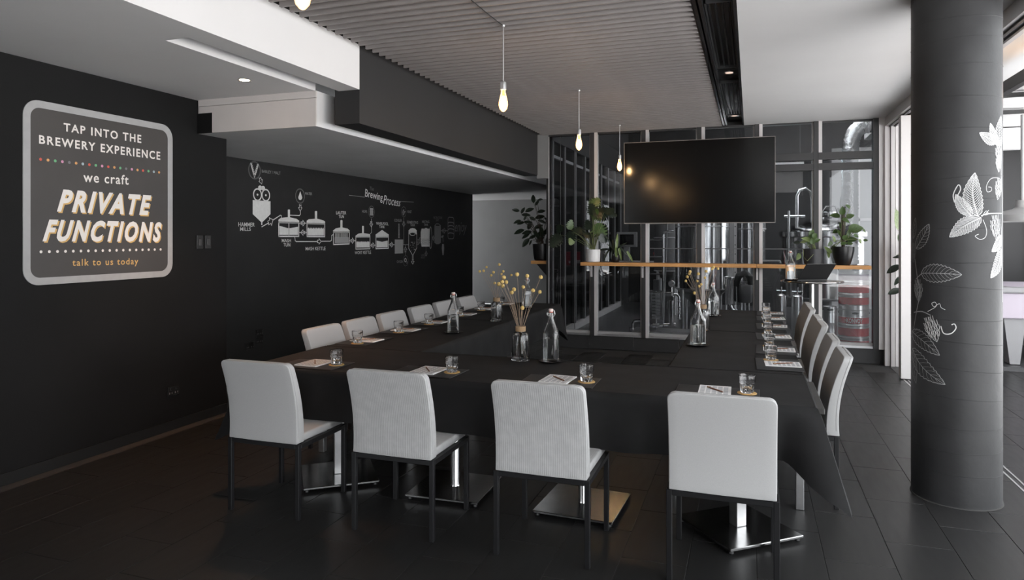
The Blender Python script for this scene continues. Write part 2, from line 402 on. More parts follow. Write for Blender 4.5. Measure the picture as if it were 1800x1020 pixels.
# ------------------------------------------------------------------ floor: tiles, 0.31 x 0.613 running bond
fl = struct('floor', (0, 0, 0))
G().box((-8.6, YB, -.05), (3.4, 15.0, -.0035)).obj('grout_bed', 'grout', fl)
PX, PY, GAP = .3095, .6125, .0032
tm = G().rbox((-PX / 2 + GAP / 2, -PY / 2 + GAP / 2, -.006), (PX / 2 - GAP / 2, PY / 2 - GAP / 2, 0), .0012, 1).mesh('tile')
tm.materials.append(M['tile'])
cand = []
for i in range(-19, 10):
    xc = .335 + PX * (i + .5)
    for j in range(-1, 24):
        yc = 3.925 - PY * 4 + PY * (j + .5) + (PY / 2 if i % 2 == 0 else 0)
        if xc - PX / 2 < -5.36 or xc > 3.3 or yc - PY / 2 > 14.7: continue
        if yc + PY / 2 > 9.38 and xc > -2.75 and xc < 1.7: continue
        if xc < XL and yc < 4.9: continue
        p = Vector((xc, yc, -H)); d = p.dot(FW)
        if d < .8: continue
        sx = CX + F * p.dot(RT) / d; sy = HY + F * H / d
        vis = -120 < sx < 1920 and sy < 1150
        cand.append((0 if vis else 1, d, xc, yc))
cand.sort(); rest = G()
for k, (v, d, xc, yc) in enumerate(cand):
    if k < 300:
        o = bpy.data.objects.new('tile', tm); COL.objects.link(o); o.parent = fl; o.location = (xc, yc, 0)
    else: rest.box((xc - PX / 2 + GAP / 2, yc - PY / 2 + GAP / 2, -.006), (xc + PX / 2 - GAP / 2, yc + PY / 2 - GAP / 2, 0))
rest.obj('tile_field', 'tile', fl, kind='stuff')
SB('floor_terrace', (3.4, -12, -.06), (16, 16, -.004), 'terrace')  # unseen paving, kept bright so sun bounces up to the ceilings
SB('floor_terrace.002', (-14, 10, -.06), (-8.6, 18, -.004), 'terrace')
SB('bounce_ground', (-16, -14, -.06), (XL - .2, 4.7, -.004), 'terrace')  # unseen ground added to bounce sun in through the left wall gap
SB('floor_terrace.001', (XL - .2, -14, -.06), (3.4, YB, -.004), 'terrace')
SB('floor_brewery', (-2.74, 9.40, -.05), (3.9, 16.2, .05), 'concrete')

# ------------------------------------------------------------------ window wall
MX = [-2.725, -2.058, -1.351, -.619, .097, .796, 1.470]
pl = struct('wall_plinth', (0, 0, 0))
G().box((-2.735, 9.40, 0), (1.56, 9.52, .19)).obj('plinth_core', 'alu_paint', pl)
xs = [-2.74] + [-2.13 + .613 * k for k in range(6)] + [1.55]
for a, b in zip(xs[:-1], xs[1:]):
    G().rbox((a + .0035, 9.382, .004), (b - .0035, 9.40, .186), .002, 1).obj('tile', 'plinth', pl)
for k in range(6):
    a, b = MX[k], MX[k + 1]
    wn = struct('window_%d' % (k + 1), (a, YW, .19))
    W_ = b - a
    G().box((.0, -.03, 0), (W_, .08, .028)).obj('sill', 'alu', wn)
    G().box((.03, -.015, .028), (W_ - .03, .06, .062)).obj('bottom_rail', 'alu_paint', wn)
    G().box((.0, .0, 2.80), (W_, .06, 2.83)).obj('head', 'dark_frame', wn)
    if k > 0:
        mu = G().box((-.052, -.04, .0), (.004, .07, 2.82)).obj('mullion', 'dark_frame', wn)
        G().box((.004, -.035, .0), (.044, .07, 2.82)).obj('mullion_cover', 'white_frame' if k >= 1 else 'alu_paint', mu)
        G().box((-.072, .0, .03), (-.052, .06, 2.82)).obj('mullion_bead', 'alu_paint', mu)
    G().box((.02, .018, .05), (W_ - .03, .026, 2.81)).obj('pane', 'pane', wn)
    if k in (4, 5):
        for z0, z1 in ((2.335, 2.425), (2.205, 2.29)):
            G().box((.0, -.048, z0), (W_ - (.062 if k == 5 else .055), .05, z1)).obj('transom', 'dark_frame', wn)
    if k in (2, 3, 4):
        G().box((.03, .03, 1.208), (W_ - .04, .036, 1.222)).obj('thin_pale_bar', 'alu_paint', wn)  # thin pale bar across the middle panes
    if k == 0:
        G().box((-.006, .012, .03), (.004, .03, 2.82)).obj('glass_edge', 'alu_paint', wn)
        for x in (.165, .37): G().box((x, .03, .05), (x + .008, .034, 2.81)).obj('glass_joint', 'alu_paint', wn)
wp = struct('window_7', (1.47, YW, 0))
G().box((-.06, -.05, .19), (.0, .08, 3.01)).obj('jamb', 'dark_frame', wp)
G().box((.0, -.06, .19), (.075, .08, 3.01)).obj('jamb_cover', 'white_frame', wp)

# glazed side partition of the brewery, running back from the window corner
sp = struct('window_8', (-2.74, 9.47, 0))
G().box((-.05, 0, 0), (.05, 5.53, .16)).obj('sill', 'alu_paint', sp)
G().box((-.05, 0, 2.95), (.05, 5.53, 3.4)).obj('head', 'dark_frame', sp)
for k in range(9):
    y = .0 + k * .68
    p = G().box((-.04, y, .16), (.04, y + .06, 2.95)).obj('post', 'dark_frame', sp)
    G().box((.04, y + .06, .16), (.05, y + .085, 2.95)).obj('post_bead', 'alu', p)
    if k < 8:
        G().box((-.004, y + .08, .16), (.004, y + .68, 2.95)).obj('pane', 'pane2', sp)
        fr = G().box((.01, y + .10, 2.72), (.03, y + .64, 2.76)).obj('sash_head', 'alu', sp)

# brewery shell
bs = struct('wall_brewery', (0, 0, 0))
G().box((-2.80, 16.0, 0), (1.62, 16.1, 4.7)).obj('back_wall', 'brew_wall', bs)
G().box((1.62, 16.0, 3.45), (3.9, 16.1, 4.7)).obj('back_wall', 'brew_wall', bs)
G().box((1.80, 9.5, 0), (1.86, 11.5, 4.7)).obj('side_wall', 'brew_white', bs)
G().box((1.86, 11.44, 0), (3.9, 11.5, 4.7)).obj('side_wall', 'brew_white', bs)
G().box((3.8, 11.5, 0), (3.9, 16.0, .6)).obj('side_wall', 'brew_white', bs)
G().box((3.8, 11.5, 3.6), (3.9, 16.0, 4.7)).obj('side_wall', 'brew_white', bs)  # unseen gap left open below this, so sky light streaks the tanks
G().box((-2.80, 15.0, 0), (-2.70, 16.0, 4.7)).obj('side_wall', 'brew_wall', bs)
G().box((-2.80, 9.47, 3.4), (-2.70, 15.0, 4.7)).obj('side_wall', 'brew_wall', bs)
G().box((-2.80, 9.47, 4.7), (-1.2, 16.1, 4.8)).box((1.75, 9.47, 4.7), (3.9, 16.1, 4.8)).box((-1.2, 13.2, 4.7), (1.75, 16.1, 4.8)).box((-1.2, 9.47, 4.7), (1.75, 9.9, 4.8)).obj('roof', 'brew_wall', bs)
for x in (-1.6, -.1, 1.3): G().box((x, 9.7, 4.2), (x + .12, 15.9, 4.45)).obj('roof_beam', 'machine', bs)
for y in (11.3, 13.2): G().box((-2.6, y, 4.0), (3.6, y + .1, 4.2)).obj('roof_beam', 'machine', bs)

# ------------------------------------------------------------------ sliding door side
dr = struct('door_1', (1.58, 0, 0))
G().box((-.05, 9.30, 0), (.005, 9.42, 3.0)).obj('frame', 'white_frame', dr)
G().box((.012, 9.28, 0), (.055, 9.42, 3.0)).obj('frame', 'white_frame', dr)
G().box((.065, 9.30, 0), (.11, 9.42, 3.0)).obj('frame', 'white_frame', dr)
G().box((-.045, YB, 2.90), (.12, 9.42, 3.02)).obj('header', 'alu_paint', dr)
for x in (-.01, .045): G().box((x, YB, 2.885), (x + .02, 9.42, 2.90)).obj('head_track', 'dark_frame', dr)
lf = G().rbox((-.035, 8.455, .01), (.26, 8.505, 2.885), .003, 1).obj('folded_leaf', 'white_frame', dr)
for x in (-.012, .028): G().box((x, YB, -.004), (x + .012, 8.45, .003)).obj('floor_track', 'alu', dr)
for y in (8.56, 8.62): G().rbox((-.02, y, .01), (.26, y + .045, 2.885), .003, 1).obj('folded_leaf', 'white_frame', dr)

# neighbouring room beyond the sliding door
SB('ceiling_lounge', (1.60, 5.4, 3.02), (5.2, 11.42, 3.12), 'white')
ww = struct('wall_lounge', (0, 0, 0))
G().box((1.88, 11.3, 0), (5.2, 11.4, 3.0)).obj('back_wall', 'bulk', ww)
G().box((1.87, 9.55, 0), (1.93, 11.3, 3.0)).obj('side_wall', 'bulk', ww)
for x in (3.15, 3.62, 4.1): G().box((x, 11.24, 0), (x + .06, 11.3, 3.0)).obj('wall_post', 'dark_frame', ww)
G().box((1.76, 10.7, 2.72), (5.2, 10.85, 3.0)).obj('bulkhead', 'white', ww)
G().box((1.76, 9.2, 2.96), (5.2, 9.26, 3.0)).obj('ceiling_joint', 'dark_frame', ww)
G().box((1.76, 8.1, 2.96), (5.2, 8.16, 3.0)).obj('ceiling_joint', 'dark_frame', ww)
t = thing('air_conditioner', 'white boxed air conditioner under the lounge ceiling', 'air conditioner', (3.15, 7.7, 2.74))  # the boxed air conditioner below the lounge ceiling
G().rbox((-.55, -.12, 0), (.6, .12, .26), .02).obj('casing', 'white', t, True)
for k in range(5): G().box((-.5, -.125, .05 + k * .035), (.55, -.12, .06 + k * .035)).obj('louvre', 'alu_paint', t)
t = thing('festoon_beam', 'black beam with a lit bare bulb by the column', 'beam', (2.12, 5.5, 2.82))
G().rbox((-.035, 0, 0), (.035, 5.2, .10), .004, 1).obj('beam', 'bulk', t)
G().box((-.02, .2, .10), (.02, .26, .18)).obj('hanger', 'black', t)
G().box((-.02, 5.0, .10), (.02, 5.06, .18)).obj('hanger', 'black', t)
def lamp_bulb(parent, z, s=1.0, power=9, at=(0, 0)):
    """edison bulb hanging from z downwards"""
    b = G().lathe([(.014 * s, z), (.016 * s, z - .02 * s), (.024 * s, z - .05 * s), (.031 * s, z - .085 * s), (.032 * s, z - .105 * s), (.026 * s, z - .13 * s), (.012 * s, z - .147 * s), (0, z - .152 * s)], 24, (at[0], at[1], 0)).obj('bulb', 'bulb_glass', parent, True)
    f = G()
    for k in range(6):
        a = k * math.pi / 3; c, q = math.cos(a), math.sin(a)
        f.tube([(at[0] + .006 * c * s, at[1] + .006 * q * s, z - .045 * s), (at[0] + .016 * c * s, at[1] + .016 * q * s, z - .085 * s), (at[0] + .007 * c * s, at[1] + .007 * q * s, z - .12 * s)], .0032 * s, 6)
    f.obj('filament', 'filament', b)
    l = bpy.data.lights.new('bulb_light', 'POINT'); l.energy = power; l.color = (1, .60, .30); l.shadow_soft_size = .03
    o = bpy.data.objects.new('bulb_light', l); COL.objects.link(o); o.parent = parent; o.location = (at[0], at[1], z - .09 * s)
G().lathe([(0, .0), (.02, .0), (.02, -.06), (0, -.06)], 12, (0, .75, 0)).obj('lampholder', 'black', t)
lamp_bulb(t, -.06, 1.0, 1.5, (0, .75))

# ================================================================== COLUMN WITH HOP DRAWING
CCX, CCY, CR = 1.160, 4.761, .2320
colm = thing('column', 'round black column painted with white hop vines, standing right of the table', 'column', (CCX, CCY, 0))
G().lathe([(CR + .004, 0), (CR, .02), (CR, ZC)], 96).obj('shaft', 'col', colm, True)
g = G()
z = .18
while z < 3.0:
    sl = random.uniform(-.02, .02)
    g.tube([(math.cos(a) * (CR + .0002), math.sin(a) * (CR + .0002), z + sl * math.sin(a + z)) for a in [2 * math.pi * k / 64 for k in range(65)]], .0013, 5, False)
    z += random.uniform(.13, .2)
g.obj('seam', 'col', colm, True)
G().lathe([(CR + .002, 0), (CR + .007, 0), (CR + .006, .004), (CR + .002, .006)], 64, closed=True).obj('base_sealant', 'grout', colm, True)
def oncol(x, y):
    """photograph survey point -> (arc length, height) on the column"""
    d = ray(x, y); a = d.x ** 2 + d.y ** 2; b = -2 * (d.x * CCX + d.y * CCY); c = CCX ** 2 + CCY ** 2 - CR ** 2
    q = max(b * b - 4 * a * c, 0); t = (-b - math.sqrt(q)) / (2 * a); p = O0 + d * t
    return (math.atan2(p.y - CCY, p.x - CCX) * CR, p.z)
def c6(x, y): return oncol(1580 + x / 1.9627, 180 + y / 1.9627)
def colxyz(s, z, e=.0012): return ((CR + e) * math.cos(s / CR), (CR + e) * math.sin(s / CR), z)
def stroke_col(g, pts, wd):
    n = len(pts)
    o = len(g.v)
    for i, p in enumerate(pts):
        a = pts[max(i - 1, 0)]; b = pts[min(i + 1, n - 1)]; tx, tz = b[0] - a[0], b[1] - a[1]; L = math.hypot(tx, tz) or 1
        ww = wd * (1 if not isinstance(wd, tuple) else 1) if not isinstance(wd, tuple) else wd[0] + (wd[1] - wd[0]) * i / (n - 1)
        nx, nz = -tz / L * ww / 2, tx / L * ww / 2
        g.v.append(colxyz(p[0] + nx, p[1] + nz)); g.v.append(colxyz(p[0] - nx, p[1] - nz))
    for i in range(n - 1): g.f.append((o + 2 * i, o + 2 * i + 1, o + 2 * i + 3, o + 2 * i + 2))
def hop_leaf(b, t, wr, m, dense=14, bend=.08, vein=.0028):
    L = math.hypot(t[0] - b[0], t[1] - b[1]); ux, uz = (t[0] - b[0]) / L, (t[1] - b[1]) / L; nx, nz = -uz, ux
    def P(a, s): # a along, s across (in width units)
        w_ = math.sin(math.pi * min(1, a ** .75)) ** .8 * wr * L; k = bend * L * math.sin(math.pi * a)
        return (b[0] + ux * a * L + nx * (s * w_ + k), b[1] + uz * a * L + nz * (s * w_ + k))
    if m == 'col_chalk':
        gf = G(); NF = 12
        for i in range(NF + 1):
            for sd in (-.46, 0, .46): gf.v.append(colxyz(*P(max(.003, min(.997, i / NF)), sd), .0006))
        for i in range(NF):
            for k in range(2): a_ = i * 3 + k; gf.f.append((a_, a_ + 1, a_ + 4, a_ + 3))
        gf.obj('hop_leaf_wash', 'hop_fill', colm)
    g = G()
    N = 22
    for sd in (1, -1):
        pts = []
        for i in range(N + 1):
            a = i / N; pts.append(P(a, sd * (.5 if i % 2 == 0 else .43)))
        stroke_col(g, pts, .0038)
        for i in range(dense):
            a0 = .04 + .86 * i / dense; a1 = min(a0 + .16, .97)
            stroke_col(g, [P(a0, 0), P((a0 + a1) / 2, sd * .24), P(a1, sd * .44)], (vein, vein * .5))
            if dense > 9: stroke_col(g, [P(min(a0 + .03, .95), sd * .12), P((a0 + a1) / 2 + .035, sd * .28), P(min(a1 + .01, .98), sd * .40)], (vein * .8, vein * .4))
    stroke_col(g, [P(i / 8, 0) for i in range(9)], (.005, .002))
    return g.obj('hop_leaf_drawing', m, colm)
def hop_cone(c, r, m, ang=0.):
    g = G()
    def P(u, v):
        return (c[0] + r * (u * math.cos(ang) - v * math.sin(ang)), c[1] + r * (u * math.sin(ang) + v * math.cos(ang)))
    for row in range(5):
        v = .9 - row * .45; wd = [.45, .68, .72, .55, .28][row]
        k = [2, 3, 3, 3, 1][row]
        for q in range(k):
            u = (q - (k - 1) / 2) * wd * 2 / k
            h = wd / k
            stroke_col(g, [P(u - h, v), P(u - h * .8, v - .35), P(u, v - .62), P(u + h * .8, v - .35), P(u + h, v)], .003)
            stroke_col(g, [P(u, v), P(u, v - .5)], .0025); stroke_col(g, [P(u - h * .4, v - .05), P(u - h * .2, v - .42)], .0022)
    return g.obj('hop_cone_drawing', m, colm)
def vine(pts, m, wd=.004):
    # smooth polyline
    out = []
    for i in range(len(pts) - 1):
        p0 = pts[max(i - 1, 0)]; p1 = pts[i]; p2 = pts[i + 1]; p3 = pts[min(i + 2, len(pts) - 1)]
        for k in range(6):
            t = k / 6
            out.append(tuple(.5 * (2 * p1[j] + (p2[j] - p0[j]) * t + (2 * p0[j] - 5 * p1[j] + 4 * p2[j] - p3[j]) * t * t + (-p0[j] + 3 * p1[j] - 3 * p2[j] + p3[j]) * t ** 3) for j in (0, 1)))
    out.append(pts[-1]); g = G(); stroke_col(g, out, wd); return g.obj('vine_drawing', m, colm)
W1, W2 = 'col_chalk', 'col_chalk'
hop_leaf(c6(273, 392), c6(262, 243), .42, W1, 16); hop_leaf(c6(283, 398), c6(175, 465), .48, W1, 16, -.05); hop_leaf(c6(250, 392), c6(196, 318), .45, W1, 14, .05)
vine([c6(192, 345), c6(188, 318), c6(205, 285), c6(213, 300), c6(200, 325)], W1, .005)
hop_leaf(c6(338, 135), c6(278, 105), .55, W1, 12); hop_leaf(c6(345, 150), c6(315, 72), .4, W1, 12); hop_leaf(c6(350, 150), c6(352, 46), .5, W1, 10)
hop_cone(c6(345, 170), .05, W1, .1); hop_cone(c6(344, 205), .04, W1); hop_cone(c6(345, 290), .052, W1, -.2); hop_cone(c6(335, 422), .062, W1, .1)
hop_leaf(c6(352, 460), c6(320, 515), .55, W1, 12); hop_leaf(c6(352, 505), c6(316, 606), .46, W1, 14, .08)
vine([c6(354, 120), c6(352, 240), c6(355, 320), c6(356, 385), c6(354, 460), c6(356, 600), c6(356, 690)], W1, .006)
vine([c6(283, 392), c6(310, 384), c6(354, 383)], W1, .006)
vine([c6(347, 262), c6(320, 262), c6(303, 285), c6(304, 308), c6(318, 305), c6(318, 294), c6(308, 292)], W1, .003)
vine([c6(290, 405), c6(302, 440), c6(298, 465), c6(280, 473), c6(263, 462), c6(275, 455)], W1, .003)
vine([c6(286, 395), c6(300, 375), c6(308, 385), c6(296, 388), c6(310, 372)], W1, .003)
hop_leaf(c6(78, 590), c6(217, 595), .5, 'chalk_grey', 9, .02, .002); hop_leaf(c6(60, 505), c6(105, 420), .45, 'chalk_grey', 7, -.05, .002); hop_leaf(c6(50, 470), c6(58, 398), .4, 'chalk_dim', 6, 0, .002)  # lower left of the column: its shade is painted as greyer strokes
hop_cone(c6(50, 510), .05, 'chalk_dim'); hop_cone(c6(66, 640), .055, 'chalk_grey', .1); hop_cone(c6(112, 772), .062, 'chalk_white', .35)
hop_leaf(c6(47, 790), c6(141, 873), .42, 'chalk_grey', 7, .06, .0018); hop_leaf(c6(48, 850), c6(160, 974), .40, 'chalk_grey', 8, -.05, .0018); hop_leaf(c6(46, 860), c6(60, 970), .4, 'chalk_dim', 6, 0, .0018)
vine([c6(52, 780), c6(62, 720), c6(72, 660), c6(64, 600), c6(56, 540)], 'chalk_grey', .005); vine([c6(60, 610), c6(78, 592)], 'chalk_grey', .005)
vine([c6(52, 725), c6(80, 722), c6(110, 735)], 'chalk_grey', .005)
vine([c6(100, 722), c6(128, 705), c6(126, 690), c6(114, 694), c6(122, 705), c6(140, 695), c6(146, 708), c6(160, 716)], 'chalk_white', .003)
vine([c6(145, 772), c6(155, 797), c6(180, 798), c6(197, 780), c6(192, 765), c6(182, 768)], 'chalk_white', .005)

# ================================================================== TABLES AND CLOTHS
FRONT_X = [-2.517, -1.715, -.912, -.066]
PLATE_R = [38, 2, -3, 40]
lab = ['nearest the sign wall', 'second from the sign wall', 'third from the sign wall', 'nearest the black column']
for i in range(4):
    t = thing('pedestal_table', 'steel pedestal table under the front cloth, ' + lab[i], 'table', (FRONT_X[i], 3.815 + (.04 if i in (1, 2) else 0), 0), group='pedestal tables along the near side')
    G().rbox((-.395, -.29, .715), (.395, .355, .744), .004, 1).obj('table_top', 'mdf', t)
    rz = R(PLATE_R[i])
    bp = G().rbox((-.228, -.228, .018), (.228, .228, .032), .003, 1).obj('base_plate', 'plate', t); bp.rotation_euler = (0, 0, rz)
    for a in (-1, 1):
        for b in (-1, 1):
            f = G().lathe([(.012, 0), (.014, .004), (.010, .018)], 12, (a * .205, b * .205, 0)).obj('foot', 'black', bp)
    if i in (0, 3): c = G().rbox((-.032, -.032, .032), (.032, .032, .70), .004, 1).obj('pillar', 'brushed', t); c.rotation_euler = (0, 0, rz)
    else: G().lathe([(.03, .032), (.027, .04), (.027, .70), (.04, .705)], 28).obj('pillar', 'steel', t, True)
    sp_ = G().rbox((-.18, -.02, .69), (.18, .02, .715), .003, 1).rbox((-.02, -.18, .69), (.02, .18, .715), .003, 1).obj('spider', 'black', t)
def leg_table(x0, x1, y0, y1, label):
    t = thing('legged_table', label, 'table', ((x0 + x1) / 2, (y0 + y1) / 2, 0), group='four-legged tables under the side cloths')
    a, b = (x1 - x0) / 2, (y1 - y0) / 2
    G().rbox((-a, -b, .715), (a, b, .742), .004, 1).obj('table_top', 'mdf', t)
    for sx in (-1, 1):
        for sy in (-1, 1):
            G().rbox((sx * (a - .022) - .022, sy * (b - .022) - .022, 0), (sx * (a - .022) + .022, sy * (b - .022) + .022, .715), .003, 1).obj('leg', 'brushed', t)
pos = ['nearest the camera', 'in the middle', 'farthest back']
for i, (y0, y1) in enumerate(((4.217, 5.283), (5.287, 6.418), (6.422, 7.99))): leg_table(-2.955, -2.19, y0, y1, 'four-legged table under the cloth by the mural wall, ' + pos[i])
for i, (y0, y1) in enumerate(((4.217, 5.588), (5.592, 6.848), (6.852, 7.955))): leg_table(-.47, .285, y0, y1, 'four-legged table under the cloth on the window side, ' + pos[i])
def cloth(label, x0, x1, y0, y1, z, drops, seed, flare=.17, rip=.010, corners=(1, 1, 1, 1)):
    """draped cloth; drops = (front, right, back, left) overhang"""
    rnd = random.Random(seed); per = []; step = .022
    cs = [(x0, y0), (x1, y0), (x1, y1), (x0, y1)]; nor = [(0, -1), (1, 0), (0, 1), (-1, 0)]
    for s in range(4):
        a, b = cs[s], cs[(s + 1) % 4]; L = math.hypot(b[0] - a[0], b[1] - a[1]); n = max(4, int(L / step))
        for i in range(n):
            t = i / n; d0 = t * L; d1 = (1 - t) * L
            per.append((a[0] + (b[0] - a[0]) * t, a[1] + (b[1] - a[1]) * t, s, d0, d1, i == 0))
    ph = [rnd.uniform(0, 6.28) for _ in range(6)]
    g = G(); n = len(per); rings = 9; acc = 0
    inset = .012
    cx, cy = (x0 + x1) / 2, (y0 + y1) / 2
    rows = []
    for i, (x, y, s, d0, d1, isc) in enumerate(per):
        nx, ny = nor[s]; D = drops[s]; nb0 = drops[(s - 1) % 4]; nb1 = drops[(s + 1) % 4]
        w0 = math.exp(-(d0 / .078) ** 2) if nb0 > .1 and corners[s] else 0; w1 = math.exp(-(d1 / .078) ** 2) if nb1 > .1 and corners[(s + 1) % 4] else 0
        wc = max(w0, w1) if D > .1 else 0
        if w0 >= w1 and w0 > .01: px_, py_ = nor[(s - 1) % 4]; k = w0
        else: px_, py_ = nor[(s + 1) % 4]; k = w1
        k = k if D > .1 else 0
        ox, oy = nx * (1 - .5 * k) + px_ * .5 * k, ny * (1 - .5 * k) + py_ * .5 * k
        L = math.hypot(ox, oy); ox, oy = ox / L, oy / L
        drop = D * (1 + .52 * wc ** 1.2 - .05 * math.exp(-(((min(d0, d1)) - .17) / .06) ** 2) * (1 if wc > 0 else 0))
        dc = min(d0 if nb0 > .1 and corners[s] else 9, d1 if nb1 > .1 and corners[(s + 1) % 4] else 9)
        tuck = math.exp(-((dc - .17) / .06) ** 2)
        rr = rip * (math.sin(acc * 11 + ph[0]) + .7 * math.sin(acc * 19.3 + ph[1]) + .5 * math.sin(acc * 5.1 + ph[2]))
        acc += step; col = []
        col.append((x - nx * inset, y - ny * inset, z)); col.append((x - nx * .003, y - ny * .003, z - .003))
        for j in range(1, rings + 1):
            t = j / rings
            off = .004 + t * (.012 + flare * wc - .055 * tuck * t) + rr * t ** 1.2 + abs(rr) * t * .3
            dz = drop * t + .006 * math.sin(acc * 3 + ph[3]) * t
            col.append((x + ox * off, y + oy * off, z - .004 - dz))
        rows.append(col)
    m = rings + 2
    for col in rows: g.v += col
    for i in range(n):
        k = (i + 1) % n
        for j in range(m - 1): g.f.append((i * m + j, k * m + j, k * m + j + 1, i * m + j + 1))
    # top as a grid fan with gentle creases
    nxg = max(2, int((x1 - x0) / .07)); nyg = max(2, int((y1 - y0) / .07)); o = len(g.v)
    for b in range(nyg + 1):
        for a in range(nxg + 1):
            X = x0 + inset + (x1 - x0 - 2 * inset) * a / nxg; Y = y0 + inset + (y1 - y0 - 2 * inset) * b / nyg
            e = 0 if a in (0, nxg) or b in (0, nyg) else .0011 * (math.sin(X * 9 + Y * 5 + ph[4]) + math.sin(Y * 13 - X * 3 + ph[5]))
            g.v.append((X, Y, z + e - .0012))
    for b in range(nyg):
        for a in range(nxg):
            q = o + b * (nxg + 1) + a; g.f.append((q, q + 1, q + nxg + 2, q + nxg + 1))
    t = thing('tablecloth', label, 'tablecloth', (0, 0, 0), group='black tablecloths')
    o = g.obj('drape', 'cloth', t, True, 60)
    return t
cloth('long black tablecloth over the near side, hanging in a pointed fold by the column', -2.985, .300, 3.505, 4.335, .7505, (.287, .30, .26, .30), 1, corners=(1, 1, 0, 0))
cloth('black tablecloth on the mural side, joining the near cloth', -2.972, -2.178, 4.338, 6.19, .7500, (.02, .30, .02, .275), 2, .05)
cloth('black tablecloth on the mural side with a corner hanging by the windows', -2.972, -2.178, 6.194, 8.03, .7500, (.02, .30, .30, .275), 3, .10)
cloth('black tablecloth on the column side, joining the near cloth', -.490, .296, 4.338, 6.15, .7500, (.02, .275, .02, .30), 4, .05)
cloth('black tablecloth on the column side, far end by the windows', -.484, .290, 6.154, 7.97, .7500, (.02, .275, .30, .30), 5, .05)

# ================================================================== CHAIRS
def make_chair(fab):
    t = thing('dining_chair', 'chair', 'chair')
    tb = .0125
    for sx in (-1, 1):
        for sy in (-1, 1):
            G().rbox((sx * .2275 - tb, sy * .2225 - tb, 0), (sx * .2275 + tb, sy * .2225 + tb, .413), .002, 1).obj('leg', 'black', t)
    for sy in (-1, 1): G().rbox((-.215, sy * .2225 - tb, .388), (.215, sy * .2225 + tb, .413), .002, 1).obj('seat_rail', 'black', t)
    for sx in (-1, 1): G().rbox((sx * .2275 - tb, -.21, .388), (sx * .2275 + tb, .21, .413), .002, 1).obj('seat_rail', 'black', t)
    G().rbox((-.222, -.19, .413), (.222, .238, .458), .014, 3).obj('seat', fab, t, True)
    # curved upholstered back
    prof = []; N = 14
    def mid(s): return -.205 - .012 * math.sin(s * math.pi) * -1 - .085 * s ** 1.7   # y of centre line
    def th(s): return .034 - .010 * s
    rows = []
    RC = .034
    for s in [i / N * .92 for i in range(N + 1)] + [.945, .965, .98, .992, 1.0]:
        z = .416 + .452 * s; e = max(0, z - (.868 - RC)); rows.append((mid(s), th(s), z, RC - math.sqrt(max(RC * RC - e * e, 0))))
    rows = rows[:-1] + [(rows[-1][0], rows[-1][1], rows[-1][2], RC * .86)]
    N = len(rows) - 1
    bm = bmesh.new(); vv = []
    K = 10; hw = .2275
    loops = []
    for (y, h, z, cut) in rows:
        lp = []; W_ = hw - cut
        for k in range(K + 1): lp.append(bm.verts.new((-W_ + 2 * W_ * k / K, y - h - .006 * (1 - (2 * k / K - 1) ** 2), z)))
        for k in range(K, -1, -1): lp.append(bm.verts.new((-W_ + 2 * W_ * k / K, y + h, z)))
        loops.append(lp)
    n = len(loops[0])
    for i in range(N):
        for k in range(n): bm.faces.new((loops[i][k], loops[i][(k + 1) % n], loops[i + 1][(k + 1) % n], loops[i + 1][k]))
    for lp in (loops[0][::-1], loops[-1]):
        h = n // 2
        for k in range(h - 1): 
            a, b, c, d = lp[k], lp[k + 1], lp[n - 2 - k], lp[n - 1 - k]
            bm.faces.new((a, b, c, d))
    bmesh.ops.recalc_face_normals(bm, faces=bm.faces[:])
    sharp = [e for e in bm.edges if len(e.link_faces) == 2 and e.calc_face_angle(0) > 1.0]
    bmesh.ops.bevel(bm, geom=sharp, offset=.011, segments=3, profile=.5, affect='EDGES', clamp_overlap=True)
    bk = G().frombm(bm).obj('backrest', fab, t, True, 50)
    # piping along the rear edge of the back
    g = G()
    for sx in (-1, 1): g.tube([(sx * (hw - cut - .0005), y - h + .013, z) for y, h, z, cut in rows[1:-1]], .0022, 5)
    g.tube([(x_ * .01, rows[-1][0] - rows[-1][1] + .012, .868) for x_ in range(-19, 20, 2)], .0022, 5)
    g.obj('piping', 'piping', bk, True)
    return t
chairA = make_chair('fabric'); chairB = make_chair('rib'); used = {}
def put_chair(src, loc, rz, label, group):
    if src.name not in used:
        used[src.name] = 1; src.location = loc; src.rotation_euler = (0, 0, rz); src['label'] = label; src['group'] = group; return src
    return dup(src, loc, rz, label, group)
side = ['light grey upholstered chair at the near side, leftmost, next to the sign wall', 'light grey ribbed chair at the near side, second from the sign wall',
        'light grey ribbed chair at the near side, between the two middle table pillars', 'light grey chair at the near side, rightmost, closest to the column']
for i, x in enumerate((-2.575, -1.763, -.950, -.122)):
    put_chair((chairA, chairB, chairB, chairA)[i], (x, 3.165 + .2225 - (.02 if i == 2 else 0), 0), 0, side[i], 'chairs along the near side')
far = ['nearest the camera', 'second from the camera', 'third from the camera', 'fourth from the camera', 'fifth from the camera', 'farthest, in front of the grey end wall']
for i, y in enumerate((4.495, 5.02, 5.56, 6.145, 6.70, 7.30)):
    put_chair(chairA, (-2.835, y, 0), R(-90), 'light grey chair under the brewing mural, ' + far[i], 'chairs along the mural wall')
far[-1] = 'farthest, closest to the laptop table'
for i, y in enumerate((4.53, 5.19, 5.985, 6.462, 7.22, 7.70)):
    put_chair(chairA, (.238 + .006 * i, y, 0), R(90), 'light grey chair on the column side in profile, ' + far[i], 'chairs along the column side')

